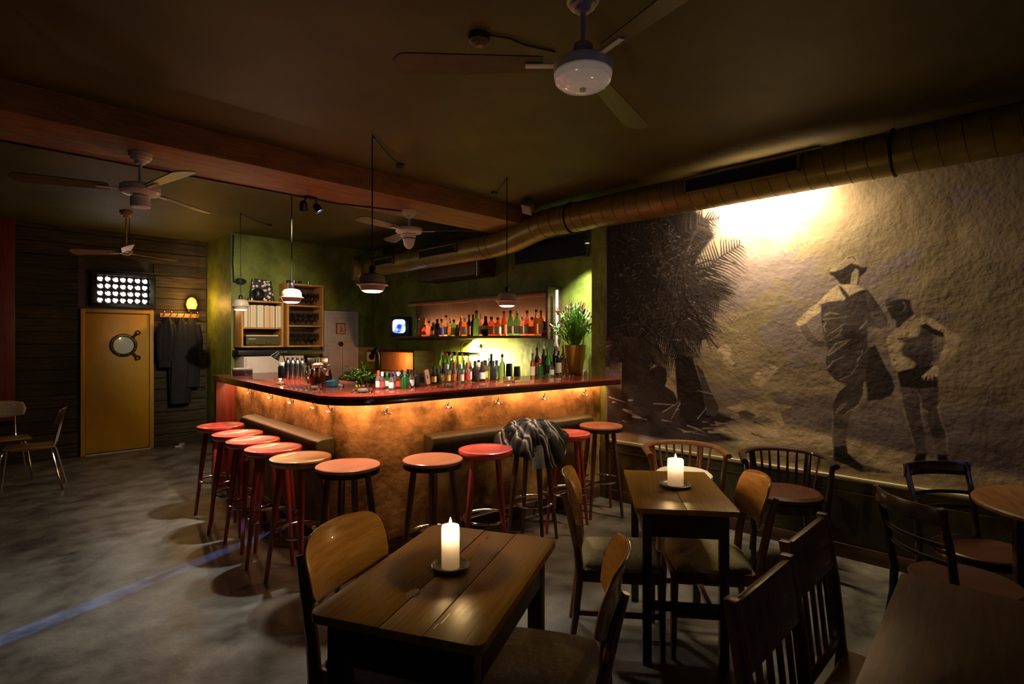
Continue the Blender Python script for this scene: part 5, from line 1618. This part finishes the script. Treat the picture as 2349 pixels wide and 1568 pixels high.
MB().lathe([(.001, .1155), (.04, .1155), (.042, .14), (.001, .145)], 22).build('lid', M_WHITE, jr)
cb = thing('cigar_box', 'brown wooden box with white lid at the left end of the bar', 'box', (Xat(556, 6.0), 6.0, ZC + .0006), -12)
MB().box(-.09, .09, -.06, .06, 0, .05).build('body', M_LEGD, cb, bevel=.003)
MB().box(-.092, .092, -.062, .062, .0505, .068).build('lid', M_WHITE, cb, bevel=.004)


def votive(label, x, y, r=.045, h=.05, group='glass candle holders on the bar', e=.35):
    t = thing('glass_candle_holder', label, 'candle holder', (x, y, ZC + .0006), 0, group)
    o = MB().lathe([(r * .9, 0), (r, h), (r * .9, h), (r * .8, .010), (.001, .010)], 20, cap=False)
    o.f.append(tuple(range(19, -1, -1)))
    o.build('glass', M_GLASS, t, smooth=50)
    MB().lathe([(.001, .011), (r * .5, .011), (r * .5, .024), (.001, .024)], 16).build('tealight', M_WAX, t)
    if e:
        MB().lathe([(.0005, .025), (.003, .030), (.0015, .040), (.0004, .045)], 8).build('flame', mat('tealight flame', (1, .8, .5), emit=(1, .75, .42), estr=26), t)
        light('POINT', (x, y, ZC + .05), e, (1.0, .62, .32), .012, name='votive_light')


votive('lit glass candle holder near the left end of the bar', Xat(643, 4.45), 4.45)
votive('unlit cut-glass bowl on the left arm in front of the barware', Xat(722, 3.85), 3.85, .05, .045, e=0)
votive('unlit cut-glass bowl at the rounded bar corner, below the mint', Xat(832, 3.40), 3.40, .075, .03, e=0)
votive('unlit glass bowl on the right arm, below the picture lamp', Xat(1030, 3.30), 3.30, .055, .045, e=0)
votive('lit glass candle holder on the right arm of the bar', Xat(1168, 3.28), 3.28, .055, .05)
for k, (px, Y) in enumerate(((1290, 3.50), (1302, 3.46), (1310, 3.52))):
    tumbler('ashtray', 'small clear glass dish, %s from left before the mustard pot' % ORD[k], 'dish', Xat(px, Y), Y, ZC, .032, .035, M_GLASS, 'small glass dishes before the pot')
nh = thing('napkin_holder', 'small steel and white holder at the right end of the bar', 'napkin holder', (Xat(1341, 3.36), 3.36, ZC + .0006), 20)
MB().box(-.035, .035, -.022, .022, 0, .055, top=(.9, .6)).build('body', M_STEEL, nh, bevel=.003)
MB().box(-.030, .030, -.010, .010, .0555, .066).build('napkins', M_WHITE, nh)
cut = thing('cutting_board', 'round-edged pale wooden board standing between the dark bottles', 'board', (Xat(980, 3.62), 3.62, ZC + .0006), 40)
MB().prism(rrect(.15, .12, .02), -.006, .006, T((0, 0, .062)) @ RX(80)).build('board', mat('pinkish board', (.50, .24, .15), (.62, .33, .2), .5, scale=8, stretch=(1, 6, 6)), cut, bevel=.003)
MB().lathe([(.001, -.0005), (.018, -.0005), (.018, .001), (.001, .001)], 16, T((-.02, -.0075, .066)) @ RX(80)).build('brand_mark', M_LEGD, cut)


# ------------------------------------------------------------------ plants
def leaf_mesh(n=3, w_=.5, bend=.25):
    """unit leaf along +X with a fold"""
    v, f = [], []
    for i in range(n + 1):
        u = i / n
        ww = w_ * math.sin(math.pi * (u * .88 + .06)) * .5
        z = bend * u * (1 - u) * 2 - bend * u * u * .6
        v += [(u, -ww, z + .08 * ww), (u, 0, z - .02), (u, ww, z + .08 * ww)]
    for i in range(n):
        for k in range(2):
            f.append((i * 3 + k, (i + 1) * 3 + k, (i + 1) * 3 + k + 1, i * 3 + k + 1))
    return v, f


LV, LF = leaf_mesh()


def add_leaf(mb, p, d, L, wid=1.0, roll=0.0):
    d = Vector(d).normalized()
    z = Vector((0, 0, 1))
    if abs(d.dot(z)) > .97:
        z = Vector((1, 0, 0))
    y = z.cross(d).normalized()
    x2 = d.cross(y)
    M_ = Matrix((d, y, x2)).transposed().to_4x4()
    mb.add(LV, LF, T(Vector(p)) @ M_ @ Matrix.Rotation(roll, 4, 'X') @ Matrix.Diagonal((L, L * wid, L, 1)))


mint = thing('mint_bunch', 'bunch of fresh green mint standing on the bar corner', 'herb', (Xat(828, 3.80), 3.80, ZC + .0006))
MB().lathe([(.001, 0), (.045, 0), (.05, .05), (.001, .05)], 18).build('dish', M_GLASS, mint)
st, lf, lp = MB(), MB(), MB()
rnd = random.Random(11)
for k in range(30):
    a, sp_ = rnd.uniform(0, 6.28), rnd.uniform(.02, .17)
    h = rnd.uniform(.05, .16) * (1.1 - sp_ * 2.5)
    p0 = Vector((rnd.uniform(-.025, .025), rnd.uniform(-.025, .025), .02))
    p2 = Vector((math.cos(a) * sp_, math.sin(a) * sp_ * .8, max(.02, h + .02)))
    p1 = (p0 + p2) / 2 + Vector((0, 0, .03))
    st.tube([tuple(p0), tuple(p1), tuple(p2)], .0015, 4)
    for q in range(7):
        u = .3 + .7 * q / 6
        p = p0 * (1 - u) ** 2 + p1 * 2 * u * (1 - u) + p2 * u * u
        aa = rnd.uniform(0, 6.28)
        add_leaf(lp if rnd.random() < .3 else lf, p, (math.cos(aa), math.sin(aa), rnd.uniform(-.2, .8)), rnd.uniform(.025, .042), rnd.uniform(.8, 1.2))
for nm, mb_, mm in (('stems', st, M_LEAF), ('leaves', lf, M_LEAF), ('pale_leaves', lp, mat('bright mint leaf', (.22, .50, .06), (.35, .62, .12), .4, scale=20))):
    mb_.build(nm, mm, mint, smooth=80)['kind'] = 'stuff'

PX_, PY_ = 4.50, 3.565
pot = thing('plant_pot', 'tall mustard yellow tapered pot at the right end of the bar', 'pot', (PX_, PY_, ZC + .0006))
MB().lathe([(.001, 0), (.072, 0), (.078, .01), (.118, .305), (.122, .312), (.112, .312), (.104, .28), (.001, .28)], 32).build('body', M_POT, pot)
MB().lathe([(.001, .2805), (.100, .2805), (.08, .29), (.001, .295)], 20).build('soil', mat('dark soil', (.02, .015, .01), rough=.9), pot)
fl = thing('flower_bouquet', 'big spray of pale green leaves with red buds in the mustard pot', 'plant', (PX_, PY_, ZC + .297))
st, lf, lp, lb = MB(), MB(), MB(), MB()
rnd = random.Random(21)
for k in range(88):
    a = rnd.uniform(0, 2 * math.pi)
    sp_ = rnd.uniform(.02, .28)
    h = math.sqrt(max(.02, 1 - (sp_ / .30) ** 2)) * .40 * rnd.uniform(.80, 1.05) + .03
    p0 = Vector((math.cos(a) * .04 * rnd.random(), math.sin(a) * .04, -.02))
    p2 = Vector((math.cos(a) * sp_ * .9, math.sin(a) * sp_, h))
    if p2.x > .20:
        p2.x = .20
    p1 = Vector((p2.x * .35, p2.y * .35, h * .55))
    pts = [p0 * (1 - u) ** 2 + p1 * 2 * u * (1 - u) + p2 * u * u for u in [i / 6 for i in range(7)]]
    st.tube([tuple(p) for p in pts], .0022, 4)
    tdir = (pts[-1] - pts[-2]).normalized()
    for q in range(15):
        u = .22 + .78 * q / 14
        p = p0 * (1 - u) ** 2 + p1 * 2 * u * (1 - u) + p2 * u * u
        aa = rnd.uniform(0, 6.28)
        d = Vector((math.cos(aa), math.sin(aa), .7)) * .75 + tdir * .8
        tgt = lp if u > .78 else lf
        add_leaf(tgt, p, d, rnd.uniform(.038, .066), rnd.uniform(.5, .75))
    if k % 3 == 0:
        for q in range(5):
            lb.tube([tuple(p2 + tdir * (.010 * q - .01)), tuple(p2 + tdir * (.010 * q + .012))], .009, 6, rs=[.011 - .001 * q, .004])
for nm, mb_, mm in (('stems', st, M_LEAF), ('leaves', lf, M_LEAF), ('pale_leaves', lp, M_LEAFP), ('red_buds', lb, M_BUD)):
    mb_.build(nm, mm, fl, smooth=80)['kind'] = 'stuff'

# ------------------------------------------------------------------ rear wall: records, glasses, door, speaker
rs = thing('record_shelf', 'orange wooden box shelf full of records on the green wall', 'shelf', (0, YB, 0))
xa, xb, za, zb = 2.58, 3.145, 1.44, 2.085
D = .32
MB().box(xa, xa + .025, -D, -.001, za, zb).build('side_board', M_OAKB, rs, bevel=.002)
MB().box(xb - .025, xb, -D, -.001, za, zb).build('side_board', M_OAKB, rs, bevel=.002)
MB().box(xa + .025, xb - .025, -D, -.001, zb - .022, zb).build('top_board', M_OAKB, rs, bevel=.002)
MB().box(xa + .025, xb - .025, -D, -.001, za, za + .022).build('bottom_board', M_OAKB, rs, bevel=.002)
MB().box(xa + .025, xb - .025, -D, -.001, 1.695, 1.715).build('middle_board', M_OAKB, rs, bevel=.002)
MB().box(xa + .02, xb - .02, -.02, -.001, za, zb).build('back_board', M_SHELFD, rs)
pal = [(.75, .62, .42), (.72, .40, .22), (.80, .72, .58), (.25, .16, .10), (.55, .30, .15), (.85, .55, .30), (.30, .32, .25), (.70, .50, .30), (.82, .66, .40), (.45, .40, .30)]
x = xa + .03
k = 0
rnd = random.Random(2)
sleeves = [mat('record sleeve %s' % 'abcdefghij'[i], c, rough=.6) for i, c in enumerate(pal)]
cn = ['cream', 'rust', 'ivory', 'dark brown', 'brown', 'orange', 'grey-green', 'tan', 'sand', 'taupe']
while x < xb - .045:
    wd = rnd.uniform(.012, .024)
    ci = rnd.randrange(10)
    o = MB().box(0, wd - .0015, -.305, -.0, 0, .312 - rnd.random() * .012).build('record', sleeves[ci], None, smooth=0)
    o.location = (x, YB - .03, 1.7153)
    if k < 34:
        tag(o, '%s record sleeve, %s from left in the record shelf' % (cn[ci], ORD[k]), 'record', 'records in the box shelf')
    x += wd
    k += 1
am = thing('amplifier', 'silver and black hi-fi receiver with knobs below the records', 'amplifier', (2.862, YB - .02, 1.4625))
MB().box(-.22, .22, -.28, 0, 0.006, .13).build('case', M_BLACK, am, bevel=.004)
MB().box(-.215, .215, -.285, -.27, .1305, .150).build('top_plate', mat('pale wood trim', (.6, .48, .3), rough=.4), am)
MB().box(-.218, .218, -.288, -.281, .014, .126).build('face_plate', mat('dark gold face', (.10, .09, .04), rough=.35, metal=.5), am)
for xx in (-.17, -.12, .05, .105):
    MB().lathe([(.001, 0), (.016, 0), (.014, .018), (.001, .019)], 16, T((xx, -.289, .045)) @ RX(90)).build('knob', M_CHROME, am)
MB().box(-.19, -.09, -.2895, -.288, .088, .10).build('dial', mat('dial window', (.45, .42, .33), rough=.3), am)
# patterned picture board with round black lamp, on top of the record shelf
pc = thing('picture_board', 'black board with pink and white blossom pattern leaning above the records', 'picture', (2.93, YB - .10, 2.0853), -4)
mfl = bpy.data.materials.new('blossom print')
mfl.use_nodes = True
nt = mfl.node_tree
vo = nt.nodes.new('ShaderNodeTexVoronoi')
vo.inputs['Scale'].default_value = 22
cr_ = nt.nodes.new('ShaderNodeValToRGB')
cr_.color_ramp.interpolation = 'CONSTANT'
for i_, (ps, c) in enumerate(((0, (.75, .25, .25)), (.18, (.85, .75, .68)), (.42, (.02, .02, .02)), (.8, (.25, .08, .06)))):
    e = cr_.color_ramp.elements[i_] if i_ < 2 else cr_.color_ramp.elements.new(ps)
    e.position = ps
    e.color = (*c, 1)
tc_ = nt.nodes.new('ShaderNodeTexCoord')
nt.links.new(tc_.outputs['Object'], vo.inputs['Vector'])
nt.links.new(vo.outputs['Distance'], cr_.inputs[0])
nt.links.new(cr_.outputs[0], nt.nodes['Principled BSDF'].inputs['Base Color'])
b_ = MB().prism([(-.17, 0), (.17, 0), (.13, .30), (-.12, .325)], -.008, .008, RX(84)).build('print', mfl, pc, bevel=.002)
MB().tube([(-.17, .0, .0), (-.12, .03, .325), (.13, .03, .30), (.17, 0, 0)], .006, 6).build('rim', M_BLACK, pc)
gb = thing('globe_lamp', 'round black globe standing before the blossom board', 'globe', (2.83, YB - .22, 2.0853))
MB().lathe([(.001, 0), (.04, 0), (.07, .03), (.088, .09), (.07, .15), (.035, .175), (.001, .18)], 24).build('ball', M_BLACK, gb)
MB().lathe([(.001, 0), (.035, 0), (.038, .03), (.012, .08), (.001, .08)], 16).build('foot', M_STEEL, gb, loc=(-.10, -.05, 0))
cl = MB()
for k in range(6):
    cl.tube([(.05 * math.cos(t_ * .5 + k) + .02 * math.sin(k), -.02 + .01 * k * .3, .30 + .03 * math.sin(t_ * .5 + k) + .01 * math.sin(3 * k)) for t_ in range(13)], .006, 5)
cl = cl.build('cable_coil', M_RUBBER, None)
cl.location = (2.66, YB - .06, 2.06)
tag(cl, 'tangled black cable coil on the green wall above the record shelf', 'cable')
c2 = MB().tube([(2.575, YB - .015, 3.0), (2.565, YB - .012, 2.6), (2.58, YB - .014, 2.35), (2.64, YB - .05, 2.34)], .012, 6).build('wall_cable', M_RUBBER)
tag(c2, 'thick black cable running down the green wall at the corner', 'cable')

gs = thing('glass_cabinet', 'open wooden cabinet with three shelves of wine glasses on the green wall', 'cabinet', (0, YB, 0))
xa2, xb2, za2, zb2 = 3.205, 3.755, 1.44, 2.36
for (x0, x1, z0, z1, nm) in ((xa2, xa2 + .03, za2, zb2, 'side_board'), (xb2 - .03, xb2, za2, zb2, 'side_board'), (xa2 + .03, xb2 - .03, zb2 - .025, zb2, 'top_board'), (xa2 + .03, xb2 - .03, za2, za2 + .022, 'bottom_board'),
                             (xa2 + .03, xb2 - .03, 1.735, 1.755, 'shelf_board'), (xa2 + .03, xb2 - .03, 2.03, 2.05, 'shelf_board')):
    MB().box(x0, x1, -.30, -.001, z0, z1).build(nm, M_OAKB, gs, bevel=.002)
MB().box(xa2 + .02, xb2 - .02, -.02, -.001, za2, zb2).build('back_board', M_SHELFD, gs)
wgp = None
k = 0
nm3 = ['bottom', 'middle', 'top']
for lv, zz in enumerate((1.4625, 1.7555, 2.0505)):
    for j in range(2):
        for i in range(6):
            xx, yy_ = xa2 + .075 + .08 * i, YB - .09 - .12 * j
            lab = 'wine glass, %s from left in the %s row of the %s cabinet shelf' % (ORD[i], 'front' if j else 'rear', nm3[lv])
            if wgp is None:
                o = MB().lathe([(.001, 0), (.032, 0), (.032, .003), (.005, .008), (.004, .075), (.015, .085), (.033, .115), (.036, .15), (.030, .19), (.0285, .19), (.034, .15), (.030, .115), (.001, .09)], 14, cap=False).build('wine_glass', M_GLASS, None, smooth=60)
                wgp = o
            else:
                o = wgp.copy()
                COL.objects.link(o)
            o.location = (xx, yy_, zz)
            tag(o, lab, 'wine glass', 'wine glasses in the cabinet')
for k, xx in enumerate((3.30, 3.38, 3.47, 3.60)):
    o = tumbler('metal_cup', 'small metal cup on top of the glass cabinet, %s from left' % ORD[k], 'cup', xx, YB - .12, zb2, .025, .06, M_STEEL if k % 2 else M_BLACK, 'cups on top of the cabinet')
ds = thing('wall_board', 'black rail shelf under the record shelf and the glass cabinet', 'shelf', (0, YB, 0))
MB().box(2.56, 3.76, -.26, -.001, 1.33, 1.40).build('board', M_BLACK, ds, bevel=.003)
MB().box(3.10, 3.22, -.268, -.261, 1.362, 1.375).build('plate', M_STEEL, ds)
# cream cabinet below
cc_ = thing('cream_cabinet', 'cream painted cabinet with framed door behind the left end of the bar', 'cabinet', (0, YB, 0))
MB().box(2.60, 3.42, -.36, -.002, 0, 1.315).build('body', M_PINKC, cc_, bevel=.004)
for (x0, x1) in ((2.62, 3.20), (3.22, 3.40)):
    d_ = MB().box(x0, x1, -.385, -.3605, .25, 1.295).build('door', M_PINKC, cc_, bevel=.004)
    MB().box(x0 + .05, x1 - .05, -.393, -.3855, .30, 1.245).build('door_panel', M_PINKC, d_, bevel=.006)
MB().lathe([(.001, 0), (.012, 0), (.012, .02), (.001, .022)], 12, T((3.17, -.386, .9)) @ RX(90)).build('knob', M_BRASS, cc_)
cm = thing('coffee_machine', 'steel-fronted machine beside the cream cabinet, behind the shakers', 'machine', (3.60, YB - .25, 0))
MB().box(-.14, .22, -.10, .24, 0, 1.0).build('stand', M_BLACK, cm)
MB().box(-.13, .20, -.10, .22, 1.001, 1.29).build('body', M_BLACK, cm, bevel=.01)
MB().box(-.12, .19, -.108, -.1005, 1.18, 1.28).build('front', M_STEEL, cm, bevel=.003)

dr = struct(MB().box(3.90, 4.44, YB - .028, YB - .001, 0, 1.965).build('door_1', M_DOORW, bevel=.003))
M_dw = M_DOORW
MB().box(3.86, 3.90, YB - .036, YB - .001, 0, 2.0).build('door_frame', M_dw, dr, bevel=.003)
MB().box(4.44, 4.48, YB - .036, YB - .001, 0, 2.0).build('door_frame', M_dw, dr, bevel=.003)
MB().box(3.90, 4.44, YB - .036, YB - .001, 1.966, 2.0).build('door_frame', M_dw, dr, bevel=.003)
for (x0, x1, z0, z1) in ((3.95, 4.39, 1.56, 1.88), (3.95, 4.14, .6, 1.40), (4.20, 4.39, .6, 1.40), (3.95, 4.39, 1.43, 1.52)):
    MB().box(x0, x1, YB - .0385, YB - .0285, z0, z1).build('door_panel', M_dw, dr, bevel=.005)
hd = MB().lathe([(.001, 0), (.016, 0), (.014, .012), (.034, .016), (.036, .03), (.02, .042), (.001, .044)], 20, T((4.16, YB - .039, 1.475)) @ RX(90)).build('door_handle', M_BLACK, dr)
sg = thing('door_sign', 'small framed sign with a red-brown figure on the pale door', 'sign', (4.165, YB - .0395, 1.72))
MB().box(-.075, .075, -.010, 0, -.085, .085).build('frame', M_SHELFD, sg, bevel=.002)
MB().box(-.062, .062, -.0115, -.0101, -.072, .072).build('card', mat('beige card', (.45, .40, .32), rough=.6), sg)
MB().prism([(-.03, -.055), (.045, -.055), (.03, .0), (.012, .035), (.016, .05), (.002, .055), (-.006, .035), (-.03, .045), (-.012, .01)], .0116, .0128, RX(90)).build('figure', LC['red'], sg)
wsp = thing('wall_speaker', 'square cream box with black round cone on the dark wall beside the door', 'speaker', (4.70, YB, 1.262))
MB().box(-.078, .078, -.07, -.001, -.085, .085).build('casing', mat('cream plastic', (.55, .48, .36), rough=.5), wsp, bevel=.018, seg=3)
MB().lathe([(.001, .004), (.02, .004), (.045, .001), (.052, .006), (.052, 0), (.001, 0)], 24, T((0, -.0705, 0)) @ RX(90)).build('cone', M_BLACK, wsp)

# ------------------------------------------------------------------ yellow door, glass-block light, coat rack, sconce
yd = struct(MB().box(1.075, 1.79, YD - .045, YD - .002, .02, 1.90).build('door_2', M_YELLOW, bevel=.004))
for (x0, x1, z0, z1) in ((1.02, 1.07, 0, 1.96), (1.795, 1.845, 0, 1.96)):
    MB().box(x0, x1, YD - .06, YD + .01, z0, z1).build('door_frame', M_YELLOW, yd, bevel=.004)
MB().box(1.07, 1.795, YD - .06, YD + .01, 1.91, 1.96).build('door_frame', M_YELLOW, yd, bevel=.004)
MB().box(1.07, 1.795, YD - .08, YD + .01, 0.0005, .015).build('threshold', M_STEEL, yd)
ph = thing('porthole', 'round dark porthole with wing nuts in the yellow door', 'porthole', (1.49, YD - .046, 1.468))
MB().lathe([(.115, 0), (.155, 0), (.160, .012), (.150, .024), (.128, .028), (.118, .020)], 36, RX(90), cap=False).build('ring', M_BRASS, ph)
MB().lathe([(.001, 0), (.119, 0), (.119, .012), (.001, .016)], 32, RX(90)).build('pane', M_PORT, ph)
for k in range(8):
    a = R(22 + 45 * k)
    MB().lathe([(.001, .026), (.010, .026), (.009, .034), (.001, .035)], 8, T((.142 * math.cos(a), 0, .142 * math.sin(a))) @ RX(90)).build('bolt', M_BRASS, ph)
for sx, sz in ((1, 1), (1, -1)):
    lg = MB().tube([(sx * .10, -.03, sz * .105), (sx * .135, -.035, sz * .145), (sx * .155, -.035, sz * .165)], .016, 8).build('lug', M_BRASS, ph)
    MB().tube([(sx * .16 + .026 * math.cos(t_), -.04, sz * .175 + .026 * math.sin(t_)) for t_ in [i * 2 * math.pi / 16 for i in range(16)]], .008, 6, closed=True).build('wing_ring', M_BRASS, lg)
gw = struct(MB().box(1.12, 1.86, YD - .11, YD - .03, 1.985, 2.04).box(1.12, 1.86, YD - .11, YD - .03, 2.42, 2.47).box(1.12, 1.19, YD - .11, YD - .03, 2.04, 2.42).box(1.79, 1.86, YD - .11, YD - .03, 2.04, 2.42).build('window_2', M_BLACK, bevel=.004))
MB().box(1.19, 1.79, YD - .035, YD - .030, 2.04, 2.42).build('backing', M_VOID, gw)
M_LITG = mat('lit bottle glass', (.9, .8, .75), rough=.2, emit=(1.0, .80, .72), estr=3.2)
M_LITB = mat('shadowed bottle glass', (.5, .25, .2), rough=.2, emit=(.55, .22, .18), estr=.9)
pn = MB().lathe([(.001, .014), (.020, .013), (.033, .006), (.036, 0), (.001, 0)], 18, RX(90)).build('pane', M_LITG, gw)
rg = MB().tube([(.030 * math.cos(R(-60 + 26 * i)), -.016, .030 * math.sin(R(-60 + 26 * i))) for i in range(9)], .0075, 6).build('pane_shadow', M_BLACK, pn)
first = True
for r_ in range(4):
    for c_ in range(7):
        x_, z_ = 1.235 + .0848 * c_, 2.375 - .096 * r_
        if first:
            pn.location = (x_, YD - .04, z_)
            first = False
        else:
            o = pn.copy()
            COL.objects.link(o)
            o.location = (x_, YD - .04, z_)
            o.rotation_euler = (0, R(random.choice((0, 20, -20, 35))), 0)
            q = rg.copy()
            COL.objects.link(q)
            q.parent = o
light('AREA', (1.5, YD - .14, 2.23), 1.5, (1.0, .80, .70), .55, (1.5, 5, 1.9), size_y=.35, name='glass_block_light')
# coat rack
rk = thing('coat_rack', 'wall coat rack with shiny hooks right of the yellow door', 'coat rack', (1.92, YD - .03, 1.90))
MB().box(0, .50, -.03, .0, -.03, .03).build('rail', M_OAKB, rk, bevel=.004)
for k in range(6):
    MB().tube([(.04 + .085 * k, -.028, 0), (.04 + .085 * k, -.07, -.01), (.04 + .085 * k, -.10, .04)], .006, 6).build('hook', M_CHROME, rk)
    MB().lathe([(.001, -.011), (.009, -.006), (.011, 0), (.009, .006), (.001, .011)], 8, T((.04 + .085 * k, -.102, .045))).build('hook_ball', M_CHROME, rk)


def coat(label, x, z0, z1, w_, seed):
    rnd = random.Random(seed)
    n, m = 28, 18
    ph_ = rnd.uniform(0, 6)
    v, f = [], []
    for j in range(m + 1):
        u = j / m
        ww = w_ * (.30 + .7 * min(1, u * 3.5) ** .7)
        dd = .05 + .04 * math.sin(math.pi * min(1, u * 1.2))
        for i in range(n):
            a = 2 * math.pi * i / n
            fo = 1 + .12 * math.sin(5 * a + ph_ + u * 2) + .08 * math.sin(9 * a + ph_)
            v.append((ww * .5 * math.cos(a) * (fo if u > .15 else 1), dd * math.sin(a) * fo, -u * (z1 - z0)))
    for j in range(m):
        for i in range(n):
            k = (i + 1) % n
            f.append((j * n + i, j * n + k, (j + 1) * n + k, (j + 1) * n + i))
    f.append(tuple(range(n)))
    f.append(tuple(m * n + i for i in range(n - 1, -1, -1)))
    t = thing('coat', label, 'coat', (x, YD - .155, z1), 0, 'coats on the rack')
    MB().add(v, f).build('body', M_COAT, t, smooth=70)
    for sx in (-1, 1):
        MB().tube([(sx * w_ * .34, -.01, -.10), (sx * w_ * .50, -.03, -.30), (sx * w_ * .48, -.04, -.62)], .04, 10, rs=[.045, .045, .035]).build('sleeve', M_COAT, t, smooth=70)


coat('black coat hanging nearest the yellow door', 1.99, 1.15, 1.87, .20, 1)
coat('long black coat hanging in the middle of the rack', 2.15, .62, 1.86, .26, 2)
coat('black coat hanging at the right end of the rack', 2.30, .85, 1.86, .20, 3)
# amber sconce
sc_ = thing('wall_sconce', 'small amber glowing wall lamp above the coat rack', 'wall lamp', (2.31, YD - .03, 1.98))
MB().lathe([(.001, 0), (.035, 0), (.03, .015), (.001, .02)], 18, RX(90)).build('wall_plate', M_BRASS, sc_)
MB().tube([(0, -.018, 0), (0, -.06, -.01), (0, -.075, .02)], .008, 8).build('arm', M_BRASS, sc_)
MB().lathe([(.055, .02), (.075, .085), (.055, .16), (.02, .19), (.001, .195)], 24, T((0, -.09, 0)), cap=False).build('shade', mat('amber shade', (.9, .5, .1), rough=.5, emit=(1.0, .42, .03), estr=1.2), sc_)
light('POINT', (2.27, YD - .26, 2.08), 13, (1.0, .52, .10), .05, name='sconce_light')
fb_ = thing('floor_junction', 'small white cable outlet on the floor below the coats', 'outlet', (2.10, YD - .25, .0005))
MB().box(-.04, .04, -.02, .02, 0, .02).build('base', M_WHITE, fb_, bevel=.004)
MB().box(.02, .10, .03, .07, 0, .05).build('plug', M_STEEL, fb_, bevel=.004)

# mural tube lamp body, hidden behind the duct
tl = thing('tube_lamp', 'slim tube lamp fixed behind the duct above the mural', 'lamp', (4.27, 1.62, 2.86))
MB().box(-.03, .03, -.45, .45, 0, .05).build('housing', M_BLACK, tl, bevel=.004)
MB().tube([(0, -.45, .055), (0, -.45, .0), ], .008, 6).build('bracket', M_BLACK, tl)
